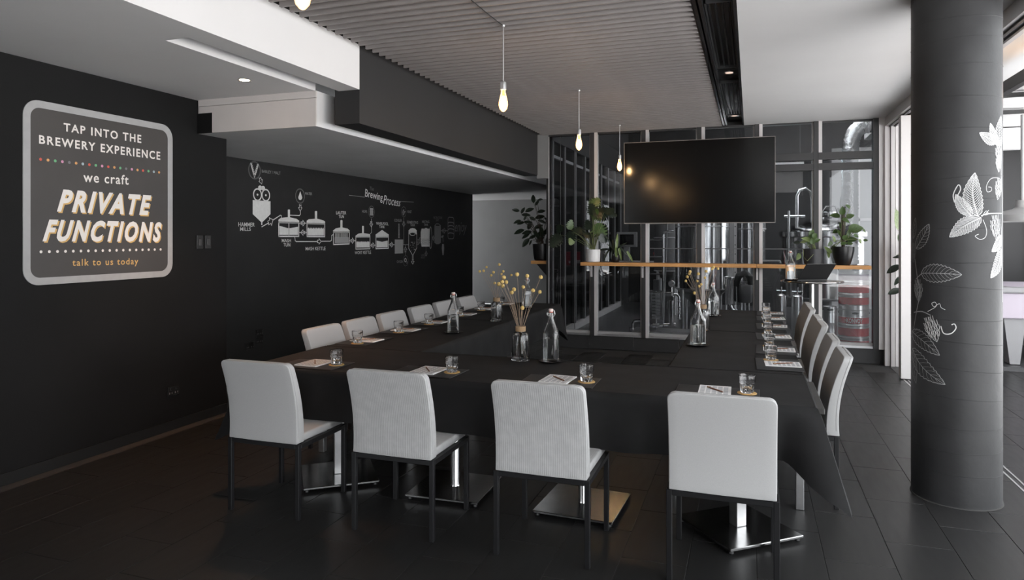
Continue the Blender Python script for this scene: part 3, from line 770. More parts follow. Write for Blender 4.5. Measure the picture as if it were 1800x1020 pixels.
# ================================================================== TABLE SETTINGS
ZT = .7525
def make_setting():
    pm = thing('placemat', 'x', 'placemat')
    G().rbox((-.205, -.135, 0), (.205, .135, .0022), .0008, 1).obj('card', 'mat_card', pm)
    for x in (-.205, .205): G().box((x - .001, -.136, .0004), (x + .001, .136, .0018)).obj('edge_binding', 'mat_edge', pm)
    nb = thing('notepad', 'x', 'notepad')
    G().box((-.08, -.105, 0), (.08, .105, .006)).obj('sheets', 'paper', nb)
    g = G()
    for a in range(5):
        for b in range(7): g.box((-.072 + a * .029, -.095 + b * .027, .006), (-.050 + a * .029, -.078 + b * .027, .0062))
    g.obj('printed_grid', 'ink', nb)
    pc = thing('pencil', 'x', 'pencil')
    G().lathe([(.0, -.07), (.0036, -.058), (.0036, .07), (0, .07)], 8, axis='y').obj('barrel', 'pencil', pc)
    G().lathe([(.0037, .055), (.0037, .066)], 8, axis='y').obj('ferrule', 'twine', pc)
    co = thing('coaster', 'x', 'coaster')
    G().lathe([(0, 0), (.047, 0), (.048, .0015), (.047, .0035), (0, .0035)], 32).obj('disc', 'cork', co, True)
    gl = thing('tumbler', 'x', 'glass')
    n = 56; g = G()
    # fluted lower wall with a thick foot, plain upper wall
    prof = [(0, 0), (.027, 0), (.0305, .002), (.0325, .008), (.0335, .024), (.0345, .042), (.0352, .0475), (.0365, .0505), (.0392, .0535), (.0404, .058), (.0412, .087), (.0409, .0903), (.0403, .0912),
            (.0396, .0905), (.0393, .087), (.0385, .058), (.0345, .0500), (.0318, .045), (.0300, .030), (.0270, .022), (.016, .0195), (0, .019)]
    for q, (r, z) in enumerate(prof):
        for k in range(n):
            an = 2 * math.pi * k / n; rr = r
            if 2 <= q <= 6: rr = r - (0, .0009, .0034, .0009)[k % 4] * (1 if q < 6 else .5)
            g.v.append((rr * math.cos(an), rr * math.sin(an), z))
    for q in range(len(prof) - 1):
        for k in range(n):
            a = q * n + k; b = q * n + (k + 1) % n; g.f.append((a, b, b + n, a + n))
    g.obj('glass_body', 'glass', gl, True, 30)
    return dict(placemat=pm, notepad=nb, pencil=pc, coaster=co, tumbler=gl)
PROTO = make_setting(); usedp = {}
def put(kind, loc, rz, label, group):
    s = PROTO[kind]
    if kind not in usedp:
        usedp[kind] = 1; s.location = loc; s.rotation_euler = (0, 0, rz); s['label'] = label; s['group'] = group; return s
    return dup(s, loc, rz, label, group)
def setting(gx, gy, rz, where, group, mx=-.145, py_=0., seed=0):
    rnd = random.Random(seed); c, s = math.cos(rz), math.sin(rz)
    L = lambda a, b, z: (gx + a * c - b * s, gy + a * s + b * c, z)
    put('placemat', L(mx, -.02 + py_ * .35, ZT), rz + R(rnd.uniform(-1.5, 1.5)), 'black placemat under notepad and glass, ' + where, 'placemats ' + group)
    put('coaster', L(0, 0, ZT + .0022), 0, 'round tan coaster under the tumbler, ' + where, 'coasters ' + group)
    put('tumbler', L(0, 0, ZT + .0057), R(rnd.uniform(0, 90)), 'clear faceted tumbler on a tan coaster, ' + where, 'tumblers ' + group)
    put('notepad', L(-.155 + rnd.uniform(-.01, .01), .0 + py_, ZT + .0022), rz + R(rnd.uniform(-3, 3)), 'white printed notepad, ' + where, 'notepads ' + group)
    put('pencil', L(-.155, -.005 + py_, ZT + .0022 + .0062 + .0036), rz + R(35 + rnd.uniform(-10, 10)), 'brown pencil lying on the notepad, ' + where, 'pencils ' + group)
nr = ['at the near-side place by the sign wall', 'at the near-side place second from the sign wall', 'at the near-side place before the twine vase', 'at the near-side place closest to the column']
for i, (x, y) in enumerate(((-2.445, 3.68), (-1.666, 3.70), (-.856, 3.70), (-.019, 3.70))): setting(x, y, 0, nr[i], 'along the near side', seed=i)
ms = ['nearest', 'second', 'third', 'fourth', 'fifth', 'last']
for i, y in enumerate((4.482, 5.119, 5.693, 6.399, 6.986, 7.62)): setting(-2.795, y, R(-90), 'mural-side place, %s from the camera' % ms[i], 'along the mural side', py_=-.01, seed=10 + i)
for i, y in enumerate((4.76, 5.357, 6.05, 6.72, 7.36, 7.84)): setting(.122 + .006 * i, y, R(90), 'column-side place, %s from the camera' % ms[i], 'along the column side', py_=-.065 if i == 0 else -.06, seed=20 + i)

# bottles on trays
def make_bottle():
    t = thing('water_bottle', 'x', 'bottle'); A = dict(n=48)
    def ring(r, z, sq): return (r, z, sq)
    out = [(.0, .0, 9), (.040, .0, 9), (.0455, .004, 7), (.047, .012, 7), (.047, .175, 7), (.046, .188, 6), (.041, .205, 4), (.031, .232, 2.4), (.022, .258, 2), (.0165, .280, 2), (.0150, .296, 2), (.0165, .300, 2), (.0165, .312, 2), (.0145, .314, 2),
           (.0112, .312, 2), (.0108, .296, 2), (.0125, .278, 2), (.0185, .256, 2), (.0275, .231, 2.4), (.037, .204, 4), (.0425, .187, 6), (.0435, .175, 7), (.0435, .016, 7), (.038, .010, 7), (0, .009, 7)]
    g = G(); n = 48
    for r, z, sq in out:
        for k in range(n):
            a = 2 * math.pi * (k + .5) / n
            rr = r / (abs(math.cos(a)) ** sq + abs(math.sin(a)) ** sq) ** (1 / sq) if r else 0
            if sq > 5: rr = min(rr, r * 1.22)
            g.v.append((rr * math.cos(a), rr * math.sin(a), z))
    for q in range(len(out) - 1):
        for k in range(n):
            a = q * n + k; b = q * n + (k + 1) % n; g.f.append((a, b, b + n, a + n))
    body = g.obj('bottle_body', 'glass', t, True, 35)
    w_ = [(0, .0092, 7), (.0378, .0102, 7), (.0432, .0162, 7), (.0432, .150, 7), (0, .150, 7)]
    g = G()
    for r, z, sq in w_:
        for k in range(n):
            a = 2 * math.pi * (k + .5) / n; rr = r / (abs(math.cos(a)) ** sq + abs(math.sin(a)) ** sq) ** (1 / sq) if r else 0
            rr = min(rr, r * 1.22) if r else 0
            g.v.append((rr * math.cos(a), rr * math.sin(a), z))
    for q in range(len(w_) - 1):
        for k in range(n):
            a = q * n + k; b = q * n + (k + 1) % n; g.f.append((a, b, b + n, a + n))
    g.obj('water', 'water', t, True, 35)
    st = G().lathe([(0, .338), (.011, .337), (.0135, .332), (.0135, .322), (.0115, .318), (0, .318)], 20).obj('stopper', 'stopper', t, True)
    G().lathe([(.0125, .314), (.0135, .316), (.0125, .319), (.008, .319)], 20, closed=False).obj('seal', 'seal', st)
    g = G()
    for sx in (-1, 1):
        g.tube([(0, 0, .334), (sx * .014, 0, .334), (sx * .022, 0, .322), (sx * .026, 0, .305), (sx * .024, 0, .294), (sx * .017, 0, .290)], .0013, 6)
        g.tube([(sx * .017, 0, .290), (sx * .021, -.006, .300), (sx * .019, -.012, .314)], .0012, 6)
    g.tube([(.0165 * math.cos(a), .0165 * math.sin(a), .291) for a in [k * math.pi / 10 for k in range(21)]], .0012, 6, False)
    g.obj('bail_wire', 'wire', t, True)
    return t
bt = make_bottle()
def make_tray():
    t = thing('tray', 'x', 'tray')
    G().lathe([(0, .001), (.055, .0), (.062, .002), (.080, .009), (.081, .0105), (.079, .0105), (.061, .0045), (.05, .0035), (0, .0035)], 40).obj('dish', mat('dark_metal_tray', (.035, .035, .037), .25, metal=.7), t, True); return t
ty = make_tray()
spots = [((-1.212, 4.235), 'beside the near twine vase'), ((-2.35, 5.249), 'on the mural side nearest the camera'), ((-2.397, 7.39), 'at the far end of the mural side'),
         ((-.369, 5.23), 'on the column side nearest the camera'), ((-.362, 7.25), 'at the far end of the column side')]
for i, ((x, y), s) in enumerate(spots):
    L1 = 'clear swing-top water bottle on a tray, ' + s; L2 = 'round dark tray under the water bottle, ' + s
    rz = R(8 + 11 * i)
    if i == 0:
        bt.location = (x, y, ZT + .0036); bt.rotation_euler = (0, 0, rz); tag(bt, L1, group='swing-top water bottles'); ty.location = (x, y, ZT); tag(ty, L2, group='bottle trays')
    else: dup(bt, (x, y, ZT + .0036), rz, L1); dup(ty, (x, y, ZT), rz, L2)

# vases with dried billy buttons
def make_vase():
    t = thing('glass_vase', 'x', 'vase')
    prof = [(0, 0), (.056, 0), (.060, .004), (.0595, .02), (.0525, .145), (.050, .166), (.043, .178), (.031, .184), (.029, .188), (.029, .222), (.031, .226), (.0285, .226), (.0265, .222), (.0265, .188), (.029, .181), (.041, .174), (.047, .163), (.0495, .145), (.0565, .02), (.054, .009), (0, .008)]
    G().lathe(prof, 48).obj('glass_body', 'glass', t, True, 40)
    g = G()
    for k in range(9): g.lathe([(.0295 + .0045 * math.cos(a), .190 + k * .0037 + .0022 * math.sin(a)) for a in [q * math.pi / 4 for q in range(8)]], 28, closed=True)
    g.obj('twine_wrap', 'twine', t, True); return t
vz = make_vase()
def c4(x, y): return (800 + x / 4.636, 440 + y / 4.636)
def c5(x, y): return (1180 + x / 5.1, 430 + y / 5.1)
vases = [((-1.416, 4.229), [c4(*p) for p in ((417, 260), (383, 258), (397, 222), (505, 197), (588, 210), (698, 220), (635, 328), (690, 340), (555, 300), (480, 320), (462, 345), (548, 470), (355, 276), (388, 290))], 'near side of the table'),
         ((-2.297, 6.138), [c4(*p) for p in ((200, 172), (232, 168), (256, 138), (313, 180), (294, 205), (360, 117), (392, 172), (378, 195), (323, 268), (350, 280), (458, 203))], 'mural side of the table'),
         ((-.392, 6.10), [c5(*p) for p in ((168, 244), (160, 262), (143, 290), (130, 327), (242, 263), (233, 328), (268, 357), (250, 375), (206, 435), (312, 240), (302, 298), (365, 220), (377, 204), (418, 217))], 'column side of the table')]
hm = bmesh.new(); bmesh.ops.create_icosphere(hm, subdivisions=3, radius=1)
for v in hm.verts: v.co *= 1 + .03 * math.sin(v.co.x * 40) * math.sin(v.co.y * 37 + v.co.z * 41)
head = G().frombm(hm).mesh('bloom', True); head.materials.append(M['bloom'])
for i, ((x, y), hs, s) in enumerate(vases):
    L1 = 'clear glass vase with twine-wrapped neck, %s' % s
    if i == 0: vz.location = (x, y, ZT); tag(vz, L1, group='twine-necked vases')
    else: dup(vz, (x, y, ZT), R(20 * i), L1)
    rnd = random.Random(30 + i)
    for k, (u, v) in enumerate(hs):
        p = ony(u, v, y + rnd.uniform(-.07, .07)); a = rnd.uniform(0, 6.28); a2 = a + math.pi + rnd.uniform(-.5, .5)
        dx_ = p.x - x
        neck = Vector((x + max(-.018, min(.018, dx_ * .12)), y + .012 * math.sin(a), ZT + .205))
        foot = Vector((x + max(-.035, min(.035, -dx_ * .35)) + .01 * math.cos(a2), y + .022 * math.sin(a2), ZT + .013))
        t = thing('dried_flower', 'dried yellow billy button in the glass vase on the ' + s, 'flower', tuple(foot), group='billy buttons, ' + s)
        q1 = neck.lerp(p, .5) + Vector((dx_ * -.05, 0, .012))
        pts = [foot, foot.lerp(neck, .5), neck, q1, p]
        G().tube([w_ - foot for w_ in pts], [.0016, .0016, .0015, .0012, .0011], 6).obj('stem', 'stalk', t, True)
        o = link('bloom', head, None, t); r = rnd.uniform(.0105, .0135); o.location = p - foot; o.scale = (r, r, r * 1.05)

# ================================================================== WALL SIGN
sg = thing('wall_sign', 'square sign with grey border reading private functions on the black wall', 'sign', (XL, 3.72, 1.85))
def rrect(y0, y1, z0, z1, r, n=8):
    pts = []
    for cx, cy, a0 in ((y1 - r, z1 - r, 0), (y0 + r, z1 - r, 90), (y0 + r, z0 + r, 180), (y1 - r, z0 + r, 270)):
        for k in range(n + 1): a = R(a0 + 90 * k / n); pts.append((cx + r * math.cos(a), cy + r * math.sin(a)))
    return pts
SL = lambda e: (lambda u, v, w_: (e + w_, u - 3.72, v - 1.85))
SY0, SY1, SZ0, SZ1 = 3.118, 4.322, 1.238, 2.452
G().prism(rrect(SY0 + .03, SY1 - .03, SZ0 + .03, SZ1 - .03, .075), (0, .004), SL(0)).obj('panel', 'sign_field', sg)
ob, ib = rrect(SY0, SY1, SZ0, SZ1, .105), rrect(SY0 + .048, SY1 - .048, SZ0 + .048, SZ1 - .048, .065)
g = G(); n = len(ob); f = SL(0)
for lst in (ob, ib):
    for e in (0, .006): g.v += [f(u, v, e) for u, v in lst]
for i in range(n):
    j = (i + 1) % n
    g.f += [(n + i, n + j, 3 * n + j, 3 * n + i), (i, j, n + j, n + i), (2 * n + i, 3 * n + i, 3 * n + j, 2 * n + j), (i, 2 * n + i, 2 * n + j, j)]
g.obj('border', 'sign_border', sg)
def s4(x, y):
    p = onx(x / 2.914, 160 + y / 2.914, XL); return (p.y, p.z)
def sign_text(s, m, LT, LB, RT_, RB, e=.0055, dx=(0, 0), **k):
    return text_on(s, 'lettering', m, sg, s4(*LT), s4(*LB), s4(*RT_), s4(*RB), lambda u, v: (e, u - 3.72, v - 1.85), dx=dx, **k)
sign_text('TAP INTO THE', 'sign_white', (323, 163), (323, 206), (721, 226), (721, 268), bold=.023, space=1.24)
sign_text('BREWERY EXPERIENCE', 'sign_white', (197, 225), (197, 270), (818, 312), (818, 354), bold=.023, space=1.24)
sign_text('we craft', 'sign_white', (424, 414), (424, 466), (656, 432), (656, 481), bold=.014, space=1.15)
for tx, c in (('PRIVATE', ((304, 503), (288, 619), (772, 535), (766, 638))), ('FUNCTIONS', ((234, 657), (214, 772), (825, 672), (822, 774)))):
    sign_text(tx, 'sign_gold', *c, e=.0050, dx=(.010, -.009), bold=.042, shear=.20, space=1.27)
    sign_text(tx, 'sign_white', *c, e=.0060, bold=.042, shear=.20, space=1.27)
sign_text('talk to us today', 'sign_gold', (368, 862), (368, 908), (705, 856), (705, 898), bold=.012, space=1.2)
cols = ['red', 'orange', 'green', 'pink', 'grey', 'orange', 'blue', 'red', 'green', 'pink', 'red', 'orange', 'green', 'grey', 'pink', 'orange', 'red', 'green', 'blue', 'orange']
a, b = s4(205, 349), s4(812, 418)
def disc(g, u, v, r, fn, n=16): g.v += [tuple(fn(u, v))] + [tuple(fn(u + r * math.cos(2 * math.pi * k / n), v + r * math.sin(2 * math.pi * k / n))) for k in range(n)]; o = len(g.v) - n - 1; g.f += [(o, o + 1 + k, o + 1 + (k + 1) % n) for k in range(n)]
for k, cn in enumerate(cols):
    t_ = k / 19; g = G(); disc(g, a[0] + (b[0] - a[0]) * t_, (a[1] + b[1]) / 2, .0098, lambda u, v: (.0055, u - 3.72, v - 1.85)); g.obj('dot', 'dot_' + cn, sg)
a, b = s4(207, 823), s4(820, 813)
for k in range(18):
    t_ = k / 17; g = G(); disc(g, a[0] + (b[0] - a[0]) * t_, (a[1] + b[1]) / 2, .0098, lambda u, v: (.0055, u - 3.72, v - 1.85)); g.obj('dot', 'sign_white', sg)

# ================================================================== CHALK MURAL
MO = (XC, 9.0, 1.7)
mu = thing('wall_mural', 'white chalk-style mural of the brewing process on the black recessed wall', 'mural', MO)
def m1(x, y): p = onx(400 + x / 8.16, 270 + y / 8.16, XC); return (p.y, p.z)
def m2(x, y): p = onx(400 + x / 8.16, 370 + y / 8.16, XC); return (p.y, p.z)
def m3(x, y): p = onx(580 + x / 6, 310 + y / 6, XC); return (p.y, p.z)
EPS = [.002]
def mf(u, v): return (EPS[0], u - MO[1], v - MO[2])
def fill(g, pts):
    o = len(g.v); g.v += [mf(*p) for p in pts]; g.f.append(tuple(range(o, o + len(pts))))
def line(g, pts, wd=.011, close=False):
    if close: pts = list(pts) + [pts[0]]
    for p, q in zip(pts[:-1], pts[1:]):
        dx, dz = q[0] - p[0], q[1] - p[1]; L = math.hypot(dx, dz) or 1; ux, uz = dx / L * wd / 2, dz / L * wd / 2
        o = len(g.v); g.v += [mf(p[0] - ux - uz, p[1] - uz + ux), mf(q[0] + ux - uz, q[1] + uz + ux), mf(q[0] + ux + uz, q[1] + uz - ux), mf(p[0] - ux + uz, p[1] - uz - ux)]
        g.f.append((o, o + 1, o + 2, o + 3))
def ell(c, rx, rz, n=28): return [(c[0] + rx * math.cos(2 * math.pi * k / n), c[1] + rz * math.sin(2 * math.pi * k / n)) for k in range(n)]
def ring(g, c, r, wd):
    a, b = ell(c, r - wd / 2, r - wd / 2), ell(c, r + wd / 2, r + wd / 2); n = len(a); o = len(g.v); g.v += [mf(*p) for p in a + b]
    g.f += [(o + k, o + (k + 1) % n, o + n + (k + 1) % n, o + n + k) for k in range(n)]
def arrow(g, p, q, s=.05, wd=.008):
    """open block arrow outline from p to q"""
    L = math.hypot(q[0] - p[0], q[1] - p[1]); ux, uz = (q[0] - p[0]) / L, (q[1] - p[1]) / L; nx, nz = -uz, ux
    P = lambda a, b: (p[0] + ux * a * L + nx * b * s, p[1] + uz * a * L + nz * b * s)
    line(g, [P(0, .45), P(.45, .45), P(.45, 1), P(1, 0), P(.45, -1), P(.45, -.45), P(0, -.45), P(.12, 0)], wd, True)
def mt(s, LT, LB, RT_, RB, fn, m='chalk_white', **k):
    EPS[0] = .0025
    return text_on(s, 'lettering', m, mu, fn(*LT), fn(*LB), fn(*RT_), fn(*RB), mf, **k)
def done(g, name, m='chalk_white'): return g.obj(name, m, mu)
# barley
g = G(); c = m1(385, 240); ring(g, c, .100, .006); ring(g, c, .091, .003); done(g, 'barley_ring', 'chalk_dim')
g = G()
for sd in (-1, 1):
    for k in range(6):
        u = c[0] + sd * (.012 + .0085 * k); v = c[1] - .055 + .021 * k
        for d in (-1, 1): fill(g, [(u + d * .004, v), (u + d * .016, v + .014), (u + d * .013, v + .030), (u + d * .002, v + .018)])
    line(g, [(c[0], c[1] - .085), (c[0] + sd * .06, c[1] + .08)], .006)
done(g, 'barley_ears'); mt('BARLEY / MALT', (490, 232), (490, 272), (757, 262), (757, 306), m1, 'chalk_grey')
g = G(); arrow(g, m1(462, 345), m1(487, 437), .034, .006); done(g, 'arrow')
# hammer mill
g = G()
for p in ((465, 492), (507, 497)): fill(g, ell(m1(*p), .034, .027))
for p in ((427, 590), (547, 598)): ring(g, m1(*p), .066, .016); fill(g, ell(m1(*p), .015, .012))
fill(g, [m1(358, 668), m1(358, 868), m1(480, 985), m1(480, 1025), m1(497, 1025), m1(497, 985), m1(613, 870), m1(613, 685)])
done(g, 'hammer_mill_drawing'); mt('HAMMER', (152, 170), (152, 230), (386, 178), (386, 234), m2, bold=.006); mt('MILLS', (178, 240), (178, 295), (331, 244), (331, 294), m2, bold=.006)
g = G(); line(g, [m2(490, 235), m2(580, 183)]); arrow(g, m2(580, 182), m2(650, 135), .05, .008); line(g, [m2(650, 138), m2(755, 70), m2(770, 78), m2(772, 104)]); done(g, 'pipe')
def vessel(pts_ch, pts_lid, frame, liquid, fn, wd=.016, name='vessel_drawing'):
    g = G()
    for ps in (pts_ch, pts_lid) + liquid: 
        if ps: fill(g, [fn(*p) for p in ps])
    line(g, [fn(*p) for p in frame], wd, True); return g
def teeth(x0, x1, y, yb, n, h, fn):
    out = []
    for k in range(n):
        a = x0 + (x1 - x0) * k / n; b = x0 + (x1 - x0) * (k + 1) / n
        out.append([(a, y + h), ((a + b) / 2, y), (b, y + h), (b, yb), (a, yb)])
    return tuple(out)
g = vessel([(862, -8), (877, -14), (893, -8), (893, 102), (862, 102)], [(727, 135), (760, 108), (862, 98), (893, 100), (985, 120), (1025, 148), (1025, 178), (727, 172)],
           [(732, 172), (1020, 178), (1020, 372), (732, 372)], ([(742, 222), (870, 257), (870, 350), (742, 350)], [(884, 257), (1008, 235), (1008, 350), (884, 350)]), m2)
line(g, [m2(877, 175), m2(877, 350)], .012); done(g, 'mash_tun_drawing')
g = vessel([(1250, 14), (1266, 8), (1282, 14), (1282, 125), (1250, 125)], [(1133, 150), (1160, 128), (1250, 120), (1285, 120), (1370, 143), (1396, 162), (1396, 195), (1133, 188)],
           [(1137, 188), (1391, 195), (1391, 377), (1137, 375)], teeth(1147, 1380, 245, 360, 10, 22, m2), m2); done(g, 'mash_kettle_drawing')
g = G()
for (x0, x1, y) in ((1025, 1133, 183), (1133, 1025, 318)):
    line(g, [m2(x0, y), m2(x1, y)], .008); d = 1 if x1 > x0 else -1; xm = (x0 + x1) / 2; arrow(g, m2(xm - d * 30, y), m2(xm + d * 32, y), .036, .008)
line(g, [m2(962, 376), m2(968, 435), m2(985, 447), m2(1290, 447)]); arrow(g, m2(1285, 445), m2(1340, 445), .036, .008); line(g, [m2(1340, 443), m2(1470, 442), m2(1488, 430), m2(1492, 358), m2(1515, 347)])
done(g, 'pipe')
mt('MASH', (775, 407), (775, 458), (908, 410), (908, 458), m2, bold=.006); mt('TUN', (800, 470), (800, 518), (897, 470), (897, 518), m2, bold=.006); mt('MASH KETTLE', (1117, 525), (1117, 574), (1403, 521), (1403, 570), m2, bold=.006)
c = m1(1038, 610); g = G(); ring(g, c, .092, .006); ring(g, c, .084, .003); done(g, 'water_ring', 'chalk_dim')
g = G(); fill(g, [m1(1040, 540), m1(1025, 590), m1(1012, 630), m1(1018, 655), m1(1040, 670), m1(1062, 655), m1(1069, 630), m1(1055, 590)]); done(g, 'water_drop')
mt('WATER', (1108, 555), (1108, 592), (1209, 560), (1209, 598), m1, 'chalk_grey')
g = G(); arrow(g, m1(1040, 735), m1(1040, 828), .036, .007); line(g, [m1(1042, 828), m1(1042, 872), m1(1028, 890), m1(895, 885)], .010); done(g, 'pipe')
mt('LAUTER', (1555, 10), (1555, 56), (1698, 13), (1698, 58), m2, bold=.006); mt('TUN', (1592, 68), (1592, 110), (1667, 70), (1667, 110), m2, bold=.006)
g = vessel([(108, 466), (119, 460), (131, 466), (131, 542), (108, 542)], [(32, 572), (60, 550), (108, 540), (131, 540), (185, 553), (206, 572), (206, 590), (32, 590)], [(36, 590), (203, 590), (201, 714), (36, 720)], (), m3)
for k in range(12): line(g, [m3(58 + k * 11.3, 604), m3(58 + k * 11.3, 642)], .010)
done(g, 'lauter_tun_drawing'); g = G(); fill(g, [m3(50, 642), m3(195, 642), m3(195, 703), m3(50, 706)]); done(g, 'lauter_grain', 'chalk_grey')
g = G(); line(g, [m3(206, 680), m3(266, 680)], .008); arrow(g, m3(218, 680), m3(255, 680), .040, .008)
line(g, [m3(424, 729), m3(480, 727)], .008); arrow(g, m3(434, 729), m3(470, 728), .04, .008); line(g, [m3(617, 722), m3(682, 722)], .008); arrow(g, m3(632, 722), m3(668, 722), .04, .008)
line(g, [m3(435, 450), m3(437, 590), m3(425, 608)], .008); arrow(g, m3(434, 478), m3(434, 535), .045, .008); done(g, 'pipe')
g = vessel([(337, 527), (346, 521), (356, 527), (356, 602), (337, 602)], [(268, 628), (300, 605), (337, 600), (356, 600), (420, 610), (425, 640), (268, 640)], [(271, 640), (421, 640), (421, 764), (271, 768)], teeth(278, 415, 684, 752, 9, 13, m3), m3); done(g, 'wort_kettle_drawing')
mt('WORT KETTLE', (260, 792), (260, 823), (432, 784), (432, 818), m3, bold=.006)
c = m3(437, 375); g = G(); ring(g, c, .085, .006); done(g, 'hops_ring', 'chalk_dim')
g = G()
for k in range(9):
    a = (k % 3 - 1) * .03; b = (k // 3 - 1) * .036; fill(g, ell((c[0] + a, c[1] + b), .021, .022, 10))
done(g, 'hops_cones', 'chalk_grey'); mt('HOPS', (337, 356), (337, 383), (389, 360), (389, 386), m3, 'chalk_grey')
g = vessel(None, [(480, 642), (480, 615), (548, 566), (618, 615), (618, 642)], [(483, 642), (615, 642), (615, 759), (483, 764)], ([(490, 678), (548, 692), (608, 678), (608, 749), (490, 752)],), m3); done(g, 'whirlpool_tank_drawing')
mt('WHIRLPOOL', (486, 482), (486, 512), (614, 487), (614, 518), m3, bold=.004); mt('TANK', (519, 517), (519, 546), (576, 520), (576, 549), m3, bold=.004)
g = G(); fill(g, [m3(682, 668), m3(770, 668), m3(770, 812), m3(682, 816)]); done(g, 'cooler_drawing', 'chalk_grey')
g = G()
for k in range(14): fill(g, [m3(719, 500 + k * 11), m3(733, 502 + k * 11), m3(733, 509 + k * 11), m3(719, 507 + k * 11)])
done(g, 'cooler_coil', 'chalk_grey'); mt('COOLER', (678, 450), (678, 478), (756, 454), (756, 481), m3, 'chalk_grey', bold=.004)
c = m3(777, 375); g = G(); ring(g, c, .082, .006); done(g, 'yeast_ring', 'chalk_dim'); g = G(); rnd = random.Random(3)
for k in range(16): a = rnd.uniform(0, 6.28); r_ = rnd.uniform(0, .055); fill(g, ell((c[0] + r_ * math.cos(a), c[1] + r_ * math.sin(a)), .012, .011, 8))
done(g, 'yeast_grains', 'chalk_grey'); mt('YEAST', (812, 362), (812, 386), (859, 362), (859, 388), m3, 'chalk_grey')
g = G(); line(g, [m3(777, 438), m3(777, 720)], .009); arrow(g, m3(777, 480), m3(777, 532), .05, .009); line(g, [m3(770, 722), m3(830, 722)], .009); line(g, [m3(795, 722), m3(795, 830)], .009); arrow(g, m3(795, 800), m3(795, 742), .05, .009); done(g, 'pipe', 'chalk_grey')
c = m3(797, 892); g = G(); ring(g, c, .085, .006); done(g, 'oxygen_ring', 'chalk_dim'); mt('O', (783, 862), (783, 908), (806, 862), (806, 908), m3, bold=.02); mt('2', (806, 898), (806, 918), (814, 898), (814, 918), m3); mt('OXYGEN', (704, 889), (704, 914), (767, 888), (767, 912), m3, 'chalk_grey')
g = G(); E0 = ell(m3(870, 608), .095, .026)
fill(g, [m3(828, 620), m3(828, 572), m3(845, 553), m3(870, 547), m3(897, 553), m3(914, 572), m3(914, 620), m3(890, 590), m3(850, 590)])
for lf_ in ([(829, 600), (829, 760), (868, 830), (868, 870)], [(914, 600), (914, 755), (876, 830), (876, 870)]): line(g, [m3(*p) for p in lf_], .013)
line(g, E0, .012, True); rnd = random.Random(4)
for k in range(22): fill(g, ell(m3(rnd.uniform(845, 900), rnd.uniform(685, 790)), .007, .005, 6))
arrow(g, m3(872, 878), m3(872, 928), .05, .01); done(g, 'fermenting_tank_drawing')
mt('FERMENTING', (810, 470), (810, 498), (927, 474), (927, 501), m3, 'chalk_grey', bold=.004); mt('TANK', (846, 500), (846, 528), (896, 502), (896, 529), m3, 'chalk_grey', bold=.004)
g = G(); line(g, [m3(915, 722), m3(932, 720), m3(942, 650), m3(958, 648)], .009); arrow(g, m3(925, 712), m3(946, 660), .05, .009); line(g, [m3(1075, 652), m3(1100, 652)], .009); arrow(g, m3(1078, 652), m3(1098, 652), .045, .009)
line(g, [m3(1012, 745), m3(1012, 840)], .008); arrow(g, m3(1012, 840), m3(1014, 790), .05, .008); line(g, [m3(1168, 575), m3(1245, 575)], .009); arrow(g, m3(1185, 575), m3(1222, 575), .05, .009); done(g, 'pipe', 'chalk_grey')
g = G(); fill(g, [m3(*p) for p in ((965, 553), (1000, 553), (1000, 546), (1024, 546), (1024, 553), (1055, 553), (1050, 640), (1055, 742), (965, 742), (956, 700), (956, 590))]); line(g, ell(m3(1060, 648), .055, .19), .014, True); done(g, 'resting_tank_drawing')
EPS[0] = .003; g = G()
for a in range(8):
    for b in range(5): fill(g, ell(m3(966 + a * 10.5 + (b % 2) * 5, 662 + b * 13), .011, .0055, 6))
g.obj('resting_tank_dots', 'chalk', mu); EPS[0] = .002
mt('RESTING', (972, 468), (972, 491), (1046, 468), (1046, 493), m3, 'chalk_grey'); mt('TANK', (989, 499), (989, 522), (1034, 500), (1034, 523), m3, 'chalk_grey'); mt('USED', (961, 824), (961, 843), (1001, 822), (1001, 841), m3, 'chalk_dim'); mt('YEAST', (957, 849), (957, 868), (1003, 847), (1003, 866), m3, 'chalk_dim')
g = G(); fill(g, [m3(1100, 515), m3(1168, 515), m3(1168, 700), m3(1150, 716), m3(1118, 716), m3(1100, 700)]); done(g, 'filtration_unit_drawing', 'chalk_dim')
g = G(); line(g, ell(m3(1134, 515), .095, .022), .012, True); line(g, [m3(1168, 640), m3(1190, 645), m3(1192, 690)], .014); fill(g, [m3(1182, 715), m3(1200, 715), m3(1203, 760), m3(1197, 832), m3(1185, 832), m3(1178, 760)]); line(g, [m3(1180, 632), m3(1196, 630)], .02); done(g, 'filtration_tap_drawing', 'chalk_grey')
EPS[0] = .003; g = G(); fill(g, ell(m3(1134, 515), .088, .017)); g.obj('filtration_opening', 'chalk', mu); EPS[0] = .002
mt('FILTRATION', (1092, 424), (1092, 450), (1179, 424), (1179, 450), m3, 'chalk_dim'); mt('UNIT', (1116, 453), (1116, 476), (1148, 453), (1148, 476), m3, 'chalk_dim')
g = G(); a, b = m3(1243, 660), m3(1307, 435); line(g, rrect(a[0], b[0], a[1], b[1], .06, 5), .013, True)
for y_ in (492, 528, 562, 605): line(g, [m3(1245, y_), m3(1262, y_ - 8), m3(1290, y_ - 6), m3(1306, y_ + 4)], .016)
done(g, 'barrel_drawing', 'chalk_grey'); mt('enjoy', (1316, 486), (1316, 618), (1442, 486), (1442, 622), m3, 'chalk_dim', shear=.35)
mt('The', (418, 108), (418, 148), (461, 116), (461, 152), m3, 'chalk_dim', shear=.2); mt('Brewing', (368, 132), (368, 240), (556, 186), (556, 284), m3, shear=.1, bold=.006); mt('Process', (560, 195), (560, 292), (742, 240), (742, 320), m3, shear=.35, bold=.002)
